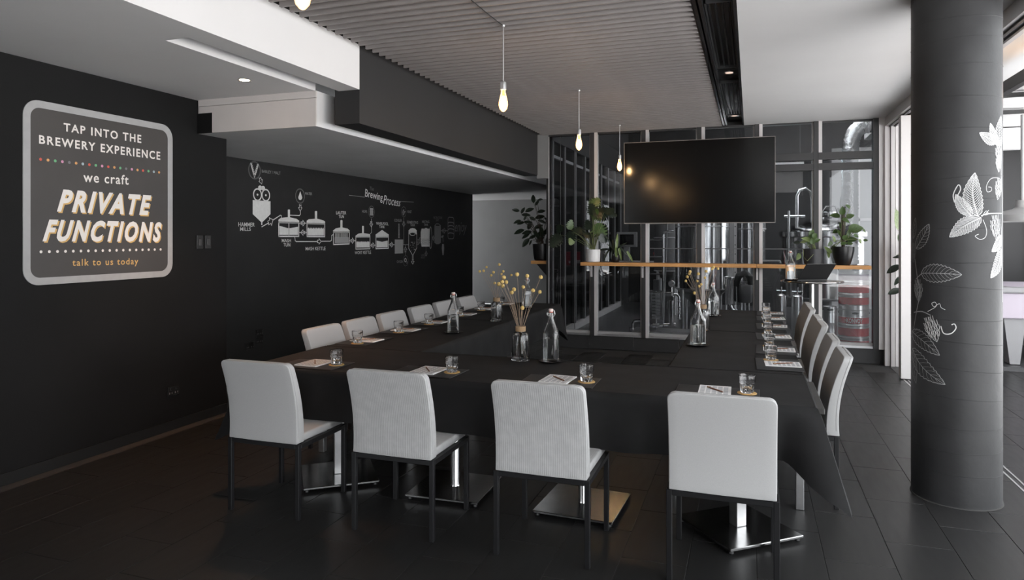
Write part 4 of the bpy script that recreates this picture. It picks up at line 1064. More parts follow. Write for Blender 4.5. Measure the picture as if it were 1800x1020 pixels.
g = G(); line(g, [m3(200, 200), m3(365, 220)], .006); line(g, [m3(742, 266), m3(880, 273)], .006); done(g, 'title_rule', 'chalk_grey')

# wall plates
def wall_plate(loc, w_, h_, label, double=True):
    t = thing('power_outlet', label, 'outlet', loc, group='black wall plates')
    G().rbox((0, -w_ / 2, -h_ / 2), (.009, w_ / 2, h_ / 2), .003, 2).obj('plate', 'plastic', t)
    for s in ((-.25, .25) if double else (0,)):
        G().rbox((.009, s * w_ - .009, .008), (.014, s * w_ + .009, .026), .002, 1).obj('switch', 'plastic', t)
        for a in (-.012, .012): G().box((.0085, s * w_ + a - .002, -.022), (.0096, s * w_ + a + .002, -.008)).obj('slot', 'alu_paint', t)
wall_plate((XL, 4.33, .312), .115, .075, 'black double power outlet low on the wall below the sign')
for y, s in ((4.61, 'nearer the sign'), (4.705, 'nearer the mural recess')):
    t = thing('light_switch', 'tall black wall switch beside the sign, ' + s, 'switch', (XL, y, 1.512), group='black wall switches')
    G().rbox((0, -.034, -.058), (.009, .034, .058), .003, 2).obj('plate', 'plastic', t)
    G().rbox((.009, -.016, -.028), (.014, .016, .028), .002, 1).obj('rocker', 'dark_frame', t)
wall_plate((XC, 6.33, .33), .15, .08, 'black power outlet under the mural, the wide one')
wall_plate((XC, 6.49, .46), .115, .075, 'black power outlet under the mural, upper one of the stacked pair')
wall_plate((XC, 6.49, .37), .115, .075, 'black power outlet under the mural, lower one of the stacked pair')

# ================================================================== PENDANTS
def pendant(y, label, cord):
    t = thing('pendant_lamp', label, 'lamp', (-1.605, y, 3.01), group='bare bulb pendants in a row')
    G().tube([(0, 0, -.005), (0, 0, -.385)], .0045, 10).obj('rod', 'alu', t, True)
    G().lathe([(0, -.385), (.010, -.385), (.020, -.392), (.021, -.398), (.021, -.445), (.0, -.445)], 24).obj('socket', 'alu', t, True)
    lamp_bulb(t, -.445, 1.0, .9)
    G().lathe([(0, 0), (.012, 0), (.010, -.012), (.0045, -.016)], 16).obj('ceiling_cup', 'alu', t, True)
    if cord: G().tube([(0, 0, -.004), (-.004, -.12, -.006), (-.01, -.35, -.005), (-.012, -.75, -.004)], .003, 6).obj('cord', 'black', t, True)
pendant(2.19, 'bare bulb pendant cut by the top edge above the white beam', False)
pendant(4.42, 'bare bulb pendant with a loose black cord, second from the camera', True)
pendant(6.61, 'bare bulb pendant hanging between the vase table and the television', False)
pendant(8.83, 'bare bulb pendant right beside the television edge', False)

# ================================================================== TELEVISION, SHELVES, LAPTOP TABLE
t = thing('television', 'large black wall television hung before the brewery windows', 'television', (-.661, 9.20, 1.738))
G().rbox((-.951, 0, 0), (.951, .045, 1.088), .004, 1).obj('casing', 'black', t)
G().box((-.944, -.0015, .010), (.944, 0, 1.081)).obj('screen', 'tv', t)
g = G(); g.box((-.952, -.003, -.001), (-.945, .006, 1.089)).box((.945, -.003, -.001), (.952, .006, 1.089)).box((-.952, -.003, 1.081), (.952, .006, 1.089)).box((-.952, -.003, -.001), (.952, .006, .009)); g.obj('bezel', 'tv_edge', t)
G().box((-.25, .045, .35), (.25, .075, .75)).box((.0, .075, .45), (.12, .15, .65)).obj('wall_bracket', 'black', t)
def shelf(x0, x1, label, br):
    t = thing('wooden_shelf', label, 'shelf', (x0, 9.14, 1.168), group='oak shelves along the windows')
    G().rbox((0, 0, 0), (x1 - x0, .215, .046), .003, 1).obj('board', 'oak', t)
    for x in br:
        b = G().prism([(.02, -.001), (.205, -.001), (.205, -.16), (.19, -.16), (.17, -.03)], (x - x0 - .012, x - x0 + .012), lambda u, v, w_: (w_, u, v)).obj('bracket', 'white_frame', t)
shelf(-2.20, .064, 'long oak shelf under the television carrying the white pot', (-2.09, -1.385, -.655))
shelf(.068, 1.36, 'shorter oak shelf carrying the two dark pots', (.075, .74))
t = thing('wooden_shelf', 'short oak shelf outside the brewery corner carrying the rubber plant', 'shelf', (-3.03, 9.52, 1.168), group='oak shelves along the windows')
G().rbox((0, 0, 0), (.25, 1.2, .046), .003, 1).obj('board', 'oak', t)
for y in (.08, 1.0): G().prism([(.06, 0), (.238, 0), (.238, -.20)], (y, y + .02), lambda u, v, w_: (u, w_, v)).obj('bracket', 'black', t)

lt = thing('bar_table', 'tall round-topped steel bar table carrying the laptop', 'table', (.655, 8.50, 0))
G().lathe([(0, 1.040), (.30, 1.038), (.33, 1.042), (.335, 1.050), (.33, 1.060), (0, 1.060)], 56).obj('table_top', 'steel', lt, True)
G().lathe([(.026, .03), (.026, 1.038)], 24).obj('pole', 'brushed', lt, True)
G().lathe([(0, 0), (.22, 0), (.22, .010), (.06, .03), (.026, .035), (0, .035)], 40).obj('base', 'brushed', lt, True)
tl = dup(ty, (.425, 8.43, 1.0605), 0, 'round dark tray on the bar table beside the laptop')
dup(bt, (.425, 8.43, 1.0605 + .0036), R(12), 'clear swing-top water bottle beside the laptop')
lp = thing('laptop', 'open black laptop with its lid towards the camera on the bar table', 'laptop', (.655, 8.42, 1.0605), R(30))
G().rbox((-.185, .0, .003), (.185, .25, .018), .003, 1).obj('keyboard_base', 'laptop', lp)
g = G()
for k in range(11):
    for j in range(4): g.box((-.15 + k * .027, .05 + j * .026, .018), (-.128 + k * .027, .072 + j * .026, .0195))
g.obj('keys', 'plastic', lp)
for x in (-.13, .13):
    for y in (.03, .2): G().lathe([(0, 0), (.008, 0), (.008, .003), (0, .003)], 10, (x, y, 0)).obj('rubber_foot', 'rubber', lp)
ld = G().rbox((-.185, -.004, 0), (.185, .004, .245), .003, 1).obj('lid', 'laptop', lp); ld.location = (.0, .0, .018); ld.rotation_euler = (R(42), 0, 0)
sc_ = G().box((-.172, .0042, .012), (.172, .0048, .232)).obj('screen', 'tv', ld)

# ================================================================== PLANTS
def leaf_mesh(kind):
    g = G(); n = 9; m = 2
    if kind == 'split':
        # fenestrated heart-shaped leaf: fingers fused along the midrib
        for sd in (-1, 1):
            for k in range(6):
                a0 = .0 + k * .155; a1 = a0 + .15; L = [.36, .46, .47, .42, .33, .20][k]; sw = .10
                pts = [(0, a0), (sd * L * .5, a0 - .02 + sw * .3), (sd * L, a0 + sw), (sd * L * .98, a0 + sw + .055), (sd * L * .5, a1 + .02), (0, a1)]
                o = len(g.v); g.v += [(x, y, -.35 * x * x - .10 * (y - .4) ** 2) for x, y in pts]; g.f.append(tuple(range(o, o + 6)))
            pts = [(0, 0), (sd * .17, -.02), (sd * .26, .18), (sd * .25, .5), (sd * .15, .82), (0, 1.0)]
            o = len(g.v); g.v += [(x, y, .004 - .35 * x * x - .10 * (y - .4) ** 2) for x, y in pts]; g.f.append(tuple(range(o, o + 6)))
        return g.mesh('leaf', True, 80)
    wf = {'oval': lambda t: .23 * math.sin(math.pi * t ** .9) ** .8, 'heart': lambda t: .36 * (math.sin(math.pi * min(1, t * .86 + .14)) ** .8) * (1 - .35 * t * t), 'strap': lambda t: .085 * math.sin(math.pi * min(1, t * .8 + .2)) ** .7 + .004}[kind]
    cur = {'oval': .16, 'heart': .22, 'strap': .45}[kind]
    for i in range(n + 1):
        t = i / n; w_ = max(wf(t), .002)
        for j in range(-m, m + 1):
            s = j / m; g.v.append((w_ * s, t, .22 * abs(s) * w_ - cur * (t - .1) ** 2 * .6))
    k = 2 * m + 1
    for i in range(n):
        for j in range(2 * m): a = i * k + j; g.f.append((a, a + 1, a + k + 1, a + k))
    return g.mesh('leaf', True, 80)
LM = {}
def leaf(kind, m):
    if (kind, m) not in LM: me = leaf_mesh(kind); me.materials.append(M[m]); LM[kind, m] = me
    return LM[kind, m]
def plant(name, label, cat, base, pot, leaves, Y, sc, stem_m='stem', seed=0, spread=.10, top=None):
    """pot=(radius,height,mat,taper); leaves=(px,py,angle,len px,kind,mat) surveyed on the plane Y"""
    rnd = random.Random(seed); t = thing(name, label, cat, base)
    r, h, pm, tp = pot; b0 = Vector(base)
    G().lathe([(0, 0), (r * tp * .85, 0), (r * tp, h * .06), (r * (tp + 1) / 2 * 1.02, h * .4), (r, h * .8), (r, h), (r * .92, h), (r * .9, h * .86), (0, h * .86)], 40).obj('pot', pm, t, True)
    G().lathe([(0, h * .9), (r * .9, h * .88), (r * .9, h * .86)], 24).obj('soil', 'soil', t, True)
    top = top or Vector((0, 0, h * .88))
    for (px, py, an, ln, kind, m) in leaves:
        yy = Y + rnd.uniform(-spread, spread)
        c = ony(px, py, yy); wdep = (c - O0).dot(FW); L = ln * wdep / F
        d = (RT * math.cos(R(an)) + UP * math.sin(R(an)) + FW * rnd.uniform(-.45, .45)).normalized()
        nn = (-FW * .75 + UP * rnd.uniform(.2, .8) + RT * rnd.uniform(-.4, .4)); nn = (nn - d * nn.dot(d)).normalized(); x = d.cross(nn).normalized()
        b = c - d * L * .5
        mtx = Matrix(((x.x, d.x, nn.x), (x.y, d.y, nn.y), (x.z, d.z, nn.z)))
        o = link('leaf', leaf(kind, m), None, t); o.rotation_euler = mtx.to_euler(); o.location = b - b0; o.scale = (L, L, L)
        e = b - b0; s0 = top + Vector((rnd.uniform(-.25, .25) * r, rnd.uniform(-.25, .25) * r, 0))
        mid = s0.lerp(e, .55) + Vector((0, 0, .25 * abs(e.z - s0.z) + .02)) * (1 if e.z > s0.z else .6)
        if kind != 'strap':
            pts = [(s0 * (1 - u) ** 2 + mid * 2 * u * (1 - u) + e * u * u) for u in [q / 6 for q in range(7)]]
            G().tube(pts, [.0045 - .0025 * q / 6 for q in range(7)], 5).obj('stem', stem_m, t, True)
    return t
D, Gr, Pa = 'leaf_dark', 'leaf_green', 'leaf_pale'
q = lambda x0, y0, s, L, kind, m: [(x0 + a / s, y0 + b / s, c, d / s * 1.12, kind, (m if len(r_) == 0 else r_[0])) for a, b, c, d, *r_ in L]
fic = q(880, 330, 6, [(345, 118, 95, 90), (385, 160, 60, 70), (415, 128, 15, 60), (160, 238, 170, 80), (235, 240, 60, 70), (305, 235, 20, 90), (270, 288, 0, 90), (258, 320, 60, 50), (415, 310, 15, 100), (335, 325, 150, 70), (175, 360, 200, 80), (210, 375, 190, 80),
     (290, 365, 0, 90), (440, 360, -15, 100), (480, 335, -40, 60), (305, 400, 70, 90), (195, 465, 200, 110), (275, 475, 190, 100), (265, 510, 210, 90), (265, 580, 230, 110), (315, 580, -120, 60), (400, 410, 20, 90), (430, 250, 10, 80), (355, 470, 80, 90), (430, 450, 100, 90),
     (480, 460, 60, 80), (415, 545, 30, 90), (335, 520, 200, 80), (490, 555, 80, 70), (450, 500, 40, 80), (500, 270, 80, 60), (530, 240, 60, 60), (545, 480, -40, 70), (540, 330, 20, 60), (380, 500, 120, 100), (420, 480, 60, 100)], 'oval', D)
p = ony(952.5, 461, 9.70)
plant('rubber_plant', 'dark-leaved rubber plant in a matt black pot outside the brewery corner', 'plant', (p.x, 9.70, 1.2145), (.135, .245, 'pot_black', .86), fic, 9.70, 6, 'woody', 1, .08)
mon = q(970, 330, 6.8, [(85, 500, 250, 110, D), (40, 640, 235, 170, D), (225, 440, 80, 110), (300, 520, 200, 130, D), (225, 600, 250, 140, D), (235, 645, 245, 90, Pa), (520, 180, 50, 150), (480, 250, 100, 140, D), (600, 290, 0, 200, D), (690, 270, 20, 130, D), (730, 320, -20, 100, D), (580, 530, -60, 200),
     (420, 560, 160, 110, D), (430, 440, 100, 120, D), (540, 350, -30, 120), (620, 610, -40, 120, D), (500, 300, 200, 110)], 'split', Gr)
p = ony(1042.5, 460, 9.24)
plant('monstera', 'split-leaf monstera in a white cylinder pot on the oak shelf', 'plant', (p.x, 9.24, 1.2145), (.100, .175, 'pot_white', .96), mon, 9.22, 6.8, 'stem', 2, .06)
strap = q(970, 330, 6.8, [(780, 640, 82, 170, Pa), (770, 800, -85, 160, Pa), (815, 790, -78, 150, Pa), (940, 830, -58, 150, Pa), (715, 790, -100, 110), (670, 770, -110, 100), (860, 760, -45, 120), (640, 820, -115, 110), (700, 700, 130, 110), (690, 640, 110, 150), (830, 690, 40, 130), (600, 740, 190, 110), (740, 690, 100, 150)], 'strap', D)
p = ony(1082, 460, 9.26)
plant('strap_leaf_plant', 'strap-leaved plant with pale drooping leaves beside the white pot', 'plant', (p.x, 9.25, 1.2145), (.062, .10, 'pot_black', .8), strap, 9.20, 6.8, 'stem', 3, .04)
pot = q(1360, 340, 7.283, [(880, 220, 100, 100), (780, 285, 170, 110), (930, 350, -30, 90), (985, 290, 20, 90), (790, 490, 200, 80), (845, 520, -70, 90), (960, 500, 80, 80), (1060, 450, 10, 170), (1060, 545, -10, 70), (1010, 590, 10, 110), (1110, 620, -50, 70, Pa), (770, 580, 110, 80, Pa), (720, 650, 230, 70),
     (770, 710, -50, 90), (690, 720, 120, 110, Pa), (700, 790, -80, 80, Pa), (900, 640, 20, 70), (980, 640, 0, 70), (1180, 600, 0, 50), (1160, 480, -40, 60), (950, 165, 150, 60), (870, 420, 120, 90), (920, 560, 40, 90)], 'heart', Gr)
p = ony(1482, 463, 9.245)
pt_ = plant('pothos', 'trailing green pothos on a moss pole in a glossy black pot', 'plant', (p.x, 9.245, 1.2145), (.125, .225, 'pot_black', .68), pot, 9.24, 7.283, 'stem', 4, .07, Vector((0, 0, .30)))
G().lathe([(0, .18), (.021, .18), (.022, .70), (0, .705)], 14).obj('moss_pole', 'woody', pt_, True)
pot2 = q(1360, 340, 7.283, [(490, 510, 60, 110), (420, 590, 160, 120, Pa), (450, 600, 100, 100), (380, 620, 190, 70, Pa), (315, 815, 240, 90, Pa), (290, 630, 180, 70, D), (530, 540, 40, 90), (555, 600, 20, 80), (500, 600, 80, 90)], 'heart', Gr)
p = ony(1430, 460, 9.25)
pt2 = plant('pothos', 'small pothos in a charcoal pot directly behind the laptop lid', 'plant', (p.x, 9.25, 1.2145), (.122, .195, 'pot_grey', .9), pot2, 9.2, 7.283, 'stem', 5, .05)
G().tube([(.03, -.08, .18), (-.02, -.13, .12), (-.08, -.128, .05), (-.125, -.13, .10), (-.12, -.09, .19)], .003, 6).obj('trailing_stem', 'stem', pt2, True)
ps = thing('plant_stand', 'slim white plant stand behind the folded door leaves', 'stand', (1.76, 9.0, 0))
G().lathe([(.13, 0), (.13, .02), (.03, .03), (.03, 1.27), (.12, 1.28), (.12, 1.30), (0, 1.30)], 28).obj('stand_body', 'white_frame', ps, True)
out = q(1540, 180, 2.04, [(62, 598, 215, 48, D), (76, 640, 250, 36, D), (66, 678, 200, 46, D), (76, 420, 98, 70, Pa), (92, 480, 60, 50), (100, 560, -20, 50, D), (74, 556, 180, 24, D)], 'oval', Gr)
plant('rubber_plant', 'small plant in a terracotta pot seen through the door gap', 'plant', (1.76, 9.0, 1.3005), (.085, .12, 'pot_clay', .8), out, 9.0, 2.04, 'stem', 6, .03)

# ================================================================== BREWERY EQUIPMENT
BZ = .05
def tank(x, y, r, z0, z1, label, m='steel', legs=True, cone=True, dome=.18):
    t = thing('brewing_tank', label, 'tank', (x, y, BZ), group='stainless brewing tanks'); z0 -= BZ; z1 -= BZ
    G().lathe([(r, z0), (r, z1)], 56).obj('shell', m, t, True)
    G().lathe([(0, z1 + dome), (r * .3, z1 + dome * .93), (r * .7, z1 + dome * .6), (r * .95, z1 + dome * .16), (r, z1)], 56).obj('dome', m, t, True)
    if cone: G().lathe([(.05, z0 - r * .9), (r, z0)], 56).obj('cone', m, t, True)
    else: G().lathe([(0, z0 - .06), (r * .7, z0 - .05), (r, z0)], 56).obj('bottom', m, t, True)
    for z in (z0, (z0 + z1) / 2, z1): G().lathe([(r, z - .012), (r + .008, z - .008), (r + .008, z + .008), (r, z + .012)], 56).obj('band', 'brushed', t, True)
    if legs:
        for k in range(4):
            a = math.pi / 4 + k * math.pi / 2; c, s = math.cos(a) * (r - .03), math.sin(a) * (r - .03)
            G().tube([(c, s, 0), (c, s, z0 + .05)], .03, 12).obj('leg', 'brushed', t, True)
    G().lathe([(.03, z1 + dome), (.03, z1 + dome + .12), (.05, z1 + dome + .12), (.05, z1 + dome + .14), (0, z1 + dome + .14)], 16).obj('neck', 'brushed', t, True)
    return t
def span(xa, xb, Y):
    a, b = ony(xa, 450, Y), ony(xb, 450, Y); return (a.x + b.x) / 2, (b.x - a.x) / 2
x, r = span(1187, 1281, 11.3); tank(x, 11.3, r, .75, 2.7, 'bright stainless tank right below the television centre')
x, r = span(1299, 1346, 12.4); tank(x, 12.4, r, .8, 2.6, 'narrow darker steel tank behind the perforated post')
x, r = span(1374, 1519, 12.8); vd = tank(x, 12.8, r, .55, 1.62, 'wide domed brewing vessel behind the two dark pots', cone=False, dome=.26)
G().lathe([(r, 1.50), (r + .05, 1.52), (r + .05, 1.60), (r, 1.62)], 56).obj('rim', 'steel', vd, True)
g = G(); g.tube([(-.42, -.3, 1.6), (-.42, -.3, 2.2), (-.38, -.3, 2.3), (-.28, -.3, 2.33), (-.20, -.3, 2.26), (-.18, -.3, 2.1), (-.18, -.3, 1.75)], .03, 12); g.obj('swan_neck', 'steel', vd, True)
g = G(); g.tube([(-.55, -.45, 1.0), (-.55, -.45, 1.95)], .02, 10); g.obj('fill_pipe', 'steel', vd, True)
G().tube([(-.62, -.4, 1.86), (-.30, -.4, 1.86)], .022, 10).obj('cross_pipe', 'steel', vd, True)
G().lathe([(0, 1.84), (.14, 1.84), (.15, 1.88), (.14, 1.93), (.05, 1.97), (0, 1.97)], 28, (.05, -.25, 0)).obj('manway', 'steel', vd, True)
G().tube([(-.08, -.4, 1.86), (.02, -.4, 2.02), (.16, -.4, 2.02), (.22, -.4, 1.84)], .012, 8).obj('manway_handle', 'steel', vd, True)
G().lathe([(0, 1.98), (.04, 1.98), (.05, 2.05), (.04, 2.18), (.02, 2.2), (0, 2.2)], 16, (.30, -.2, 0)).obj('relief_valve', 'steel', vd, True)
x, r = span(1150, 1196, 13.8); tank(x, 13.8, r, .9, 2.2, 'dim steel tank in the back behind the gauge', 'machine')

p0 = ony(1286, 450, 11.0)
t = thing('perforated_post', 'upright perforated steel post beside the bright tank', 'post', (p0.x, 11.0, BZ))
G().box((-.035, 0, 0), (.025, .06, 2.8)).obj('channel', 'alu_paint', t); G().box((.03, -.005, 0), (.075, .01, 2.8)).obj('strip', 'white_frame', t)
for k in range(13): G().lathe([(0, -.0065), (.009, -.0065), (.009, -.005), (0, -.005)], 10, (.053, 0, .55 + k * .14), axis='y').obj('hole', 'rubber', t)
p0 = ony(1284, 520, 10.5)
t = thing('transfer_pump', 'steel transfer pump with a curved elbow under the perforated post', 'pump', (p0.x, 10.5, BZ))
G().lathe([(.0, .52), (.075, .52), (.08, .54), (.08, .88), (.09, .90), (.09, .93), (.0, .95)], 28).obj('housing', 'steel', t, True)
G().tube([(.0, 0, .52), (.02, 0, .46), (.12, 0, .38), (.30, 0, .27)], .045, 14).obj('outlet_pipe', 'steel', t, True)
G().tube([(.06, -.02, .80), (.12, -.02, .95), (.20, -.02, .99), (.27, -.02, .93), (.29, -.02, .82)], .05, 14).obj('motor_hood', 'rubber', t, True)
G().lathe([(0, .10), (.09, .10), (.10, .12), (.10, .34), (.09, .36), (0, .36)], 24, (.20, 0, .46), axis='z').obj('motor', 'machine', t, True)
for a in (-.06, .06): G().tube([(a, 0, 0), (a, 0, .54)], .015, 8).obj('leg', 'brushed', t, True)
for a in (.15, .25): G().tube([(a, 0, 0), (a, 0, .56)], .015, 8).obj('leg', 'brushed', t, True)

# pipe skid with gauge
p0 = ony(1166, 580, 10.25)
t = thing('pump_skid', 'steel pipe skid with a round pressure gauge behind the window', 'pump', (p0.x, 10.25, BZ))
def lx(px, py, Y=10.25): v = ony(px, py, Y); return (v.x - p0.x, v.z - BZ)
def P3(px, py, dy=0): a = lx(px, py); return (a[0], dy, a[1])
a, b = lx(1114, 578), lx(1214, 590)
G().box((a[0], -.18, max(b[1], .0)), (b[0], .22, a[1])).obj('base_frame', 'brushed', t)
for xx in (a[0] + .03, b[0] - .03): G().box((xx - .02, -.15, 0), (xx + .02, .2, max(b[1], .0) + .01)).obj('foot', 'brushed', t)
G().tube([P3(1166, 575), P3(1166, 414), P3(1167, 409), P3(1170, 407), P3(1184, 407)], .018, 12).obj('riser_pipe', 'steel', t, True)
G().tube([P3(1181, 572), P3(1181, 528)], .040, 20).obj('filter_housing', 'steel', t, True)
G().tube([P3(1148, 514), P3(1183, 515)], .010, 8).obj('cross_pipe', 'steel', t, True)
G().tube([P3(1183, 522), P3(1183, 517), P3(1190, 518), P3(1194, 523), P3(1194, 562)], .018, 12).obj('return_pipe', 'steel', t, True)
for y_ in (530, 540, 550, 560): c = lx(1194, y_); G().lathe([(0, -.012), (.027, -.012), (.027, .012), (0, .012)], 16, (c[0], 0, c[1])).obj('clamp', 'brushed', t, True)
gg = G().lathe([(0, -.05), (.048, -.05), (.052, -.045), (.052, -.02), (0, -.015)], 28, (lx(1181, 499)[0], 0, lx(1181, 499)[1]), axis='y').obj('gauge', 'steel', t, True)
G().lathe([(0, -.0515), (.043, -.0515), (.043, -.0505), (0, -.0505)], 24, (lx(1181, 499)[0], 0, lx(1181, 499)[1]), axis='y').obj('gauge_face', 'brew_white', gg)
c = lx(1181, 499); G().tube([(c[0] - .02, -.053, c[1] - .008), (c[0] + .03, -.053, c[1] + .012)], .002, 5).obj('gauge_needle', 'rubber', gg)
G().tube([P3(1181, 505), P3(1181, 520)], .008, 8).obj('gauge_stem', 'steel', t, True)
g = G(); a, b = lx(1144, 514), lx(1164, 563)
fr = G().box((a[0], -.05, b[1]), (a[0] + .02, .12, a[1])).box((b[0] - .02, -.05, b[1]), (b[0], .12, a[1])).obj('exchanger_frame', 'steel', t)
for k in range(9):
    z = b[1] + (a[1] - b[1]) * (k + .3) / 9; G().box((a[0] + .02, -.03, z), (b[0] - .02, .10, z + .022)).obj('exchanger_plate', 'brushed', t)
G().tube([P3(1143, 573), P3(1160, 571), P3(1188, 570)], .020, 12).obj('suction_pipe', 'steel', t, True)
G().tube([P3(1113, 584, -.05), P3(1113, 568, -.05), P3(1116, 563, -.05), P3(1130, 562, -.05)], .017, 12).obj('inlet_elbow', 'steel', t, True)
c = lx(1111, 580); G().lathe([(0, 0), (.036, 0), (.036, .07), (0, .07)], 20, (c[0], -.05, c[1] - .03)).obj('coupling', 'steel', t, True)
for xx in (1148, 1156): c = lx(xx, 572); G().lathe([(0, -.03), (.03, -.03), (.035, 0), (.03, .03), (0, .03)], 16, (c[0], 0, c[1]), axis='x').obj('valve', 'steel', t, True)
a, b = lx(1148, 492), lx(1158, 512); G().rbox((a[0], 0, b[1]), (b[0], .08, a[1]), .004, 1).obj('control_box', 'machine', t); G().tube([(a[0] + .04, .04, 0.1), (a[0] + .04, .04, b[1])], .012, 8).obj('control_post', 'brushed', t)

# small steel canisters with valves
for i, (xa, xb, yt, lb) in enumerate(((1364, 1382, 516, 'left one'), (1391, 1412, 517, 'right one'))):
    x, r = span(xa, xb, 10.3); zt = ony(1390, yt, 10.3).z - BZ
    t = thing('canister', 'small dark steel canister under the bar table edge, ' + lb, 'canister', (x, 10.3, BZ), group='small steel canisters')
    G().lathe([(0, 0), (r * .95, 0), (r, .03), (r, zt - .1), (r * .85, zt - .03), (r * .3, zt), (0, zt)], 28).obj('body', 'brushed', t, True)
    G().tube([(-r * .9, 0, zt + .03), (r * .9, 0, zt + .03)], .012, 8).obj('valve_bar', 'steel', t, True)
    G().tube([(0, 0, zt - .01), (0, 0, zt + .09)], .012, 8).obj('valve_stem', 'steel', t, True)
t = thing('waste_bin', 'grey plastic bin standing in the dark brewery corner', 'bin', (ony(1352, 500, 11.4).x, 11.4, BZ))
G().prism([(-.13, 0), (.13, 0), (.16, 1.1), (-.16, 1.1)], (-.15, .15), lambda u, v, w_: (u, w_, v)).obj('bin_body', 'machine', t); G().rbox((-.17, -.17, 1.1), (.17, .17, 1.15), .02).obj('lid', 'machine', t)

# kegs
def make_keg(r, h, branded):
    t = thing('beer_keg', 'x', 'keg')
    G().lathe([(0, .03 * h), (r * .8, .03 * h), (r * .93, .10 * h), (r * .97, .14 * h), (r * .97, .33 * h), (r, .345 * h), (r * 1.0, .365 * h), (r * .97, .38 * h), (r * .97, .62 * h), (r, .635 * h), (r, .655 * h), (r * .97, .67 * h), (r * .97, .84 * h), (r * .85, .92 * h), (0, .95 * h)], 48).obj('shell', 'keg', t, True, 30)
    for z0, z1 in ((0, .11), (.86, 1.0)):
        G().lathe([(r * .93, z0 * h), (r * .97, z0 * h + .004), (r * .97, z1 * h - .004), (r * .93, z1 * h), (r * .91, z1 * h), (r * .91, z0 * h)], 48, closed=True).obj('chime', 'keg', t, True)
    for a in (-90, 0, 90, 180): G().lathe([(0, -.001), (.03, -.001), (.03, .004), (0, .004)], 16, (0, 0, 0)).obj('hand_hole', 'rubber', t).matrix_local = Matrix.Rotation(R(a), 4, 'Z') @ Matrix.Translation((r * .97, 0, .93 * h)) @ Matrix.Rotation(R(90), 4, 'Y') @ Matrix.Diagonal((.5, 1.3, 1, 1))
    G().lathe([(0, .95 * h), (.03, .95 * h), (.03, .98 * h), (0, .98 * h)], 16).obj('spear', 'steel', t, True)
    if branded:
        for (z0, z1, m) in ((.13, .29, 'keg_red'), (.40, .58, 'keg_red'), (.69, .83, branded)):
            G().lathe([(r * .972, z0 * h), (r * .978, z0 * h), (r * .978, z1 * h), (r * .972, z1 * h)], 48, closed=True).obj('band', m, t, True)
    return t
x, r = span(1473, 1528, 9.98); KH = .56
k1 = make_keg(r, KH, 'keg_red'); k1.location = (x, 9.98, BZ); tag(k1, 'steel keg with red bands and white lettering, bottom of the stack', group='branded beer kegs')
fa = math.atan2(-9.98, -x)
def keg_fn(u, v): a = fa + u / r; return (r * .981 * math.cos(a), r * .981 * math.sin(a), v)
text_on('THE', 'lettering', 'keg_white', k1, (-.125, .79 * KH), (-.125, .735 * KH), (-.094, .79 * KH), (-.094, .735 * KH), keg_fn, bold=.02)
text_on('KONVOY', 'lettering', 'keg_white', k1, (-.088, .815 * KH), (-.088, .705 * KH), (.115, .815 * KH), (.115, .705 * KH), keg_fn, bold=.03)
k2 = make_keg(r, KH, 'keg_purple'); k2.location = (x, 9.98, BZ + KH + .001); tag(k2, 'steel keg with red and purple bands on top of the lettered keg', group='branded beer kegs')
x2, r2 = span(1446, 1471, 9.9)
k3 = make_keg(r2, .60, None); k3.location = (x2, 9.9, BZ); tag(k3, 'slim plain steel keg left of the lettered keg stack', group='plain beer kegs')

# foil duct
p0 = ony(1494, 430, 10.7)
t = thing('foil_duct', 'crinkled silver foil duct hanging beside the right-hand window', 'duct', (p0.x, 10.7, 1.2))
rr_ = .108; pts = [(0, 0, 0)] + [(0, 0, z) for z in (.3, .6, .9, 1.2, 1.5)] + [(.02, .0, 1.72), (.06, .0, 1.84), (.14, .0, 1.91), (.24, .0, 1.93), (.40, .0, 1.92)]
fine = []
for a, b in zip(pts[:-1], pts[1:]):
    n_ = max(2, int((Vector(b) - Vector(a)).length / .022))
    for k in range(n_): fine.append(Vector(a).lerp(Vector(b), k / n_))
rnd = random.Random(9)
G().tube(fine, [rr_ * (1 + (.05 if k % 2 else -.03) + rnd.uniform(-.03, .03)) for k in range(len(fine))], 22).obj('hose', 'duct', t, True, 70)
G().lathe([(rr_ * 1.08, -.02), (rr_ * 1.08, .04), (rr_ * 1.0, .04), (rr_, -.02)], 24, closed=True).obj('collar', 'alu', t, True)
G().tube([(0, 0, 0), (0, 0, -1.15)], rr_ * .9, 20).obj('duct_riser', 'alu', t, True)

# desk corner, rack, tube light, step ladder
t = thing('office_desk', 'dim desk at the brewery back wall under the monitor', 'desk', (ony(1104, 440, 14.6).x, 14.6, BZ))
G().box((-.7, -.3, .95), (.7, .35, 1.0)).obj('desk_top', 'brew_white', t)
for xx in (-.66, .62):
    for yy in (-.28, .29): G().box((xx, yy, 0), (xx + .04, yy + .04, .95)).obj('leg', 'machine', t)
dz = BZ + 1.0
t = thing('monitor', 'pale computer monitor on the dim brewery desk', 'monitor', (ony(1102, 420, 14.6).x, 14.6, dz))
G().rbox((-.22, -.02, .30), (.22, .02, .62), .01, 1).obj('casing', 'grey', t); G().box((-.15, -.024, .35), (.15, -.02, .57)).obj('screen', 'tv', t); G().box((-.06, -.05, 0), (.06, .05, .30)).obj('stand', 'grey', t)
t = thing('storage_rack', 'dark storage rack against the back wall left of the gauge', 'rack', (-2.2, 14.9, BZ))
for xx in (0, .9):
    for yy in (0, .45): G().box((xx, yy, 0), (xx + .04, yy + .04, 2.2)).obj('upright', 'machine', t)
for z in (.25, .85, 1.45, 2.05): G().box((0, 0, z), (.94, .49, z + .03)).obj('shelf_board', 'machine', t)
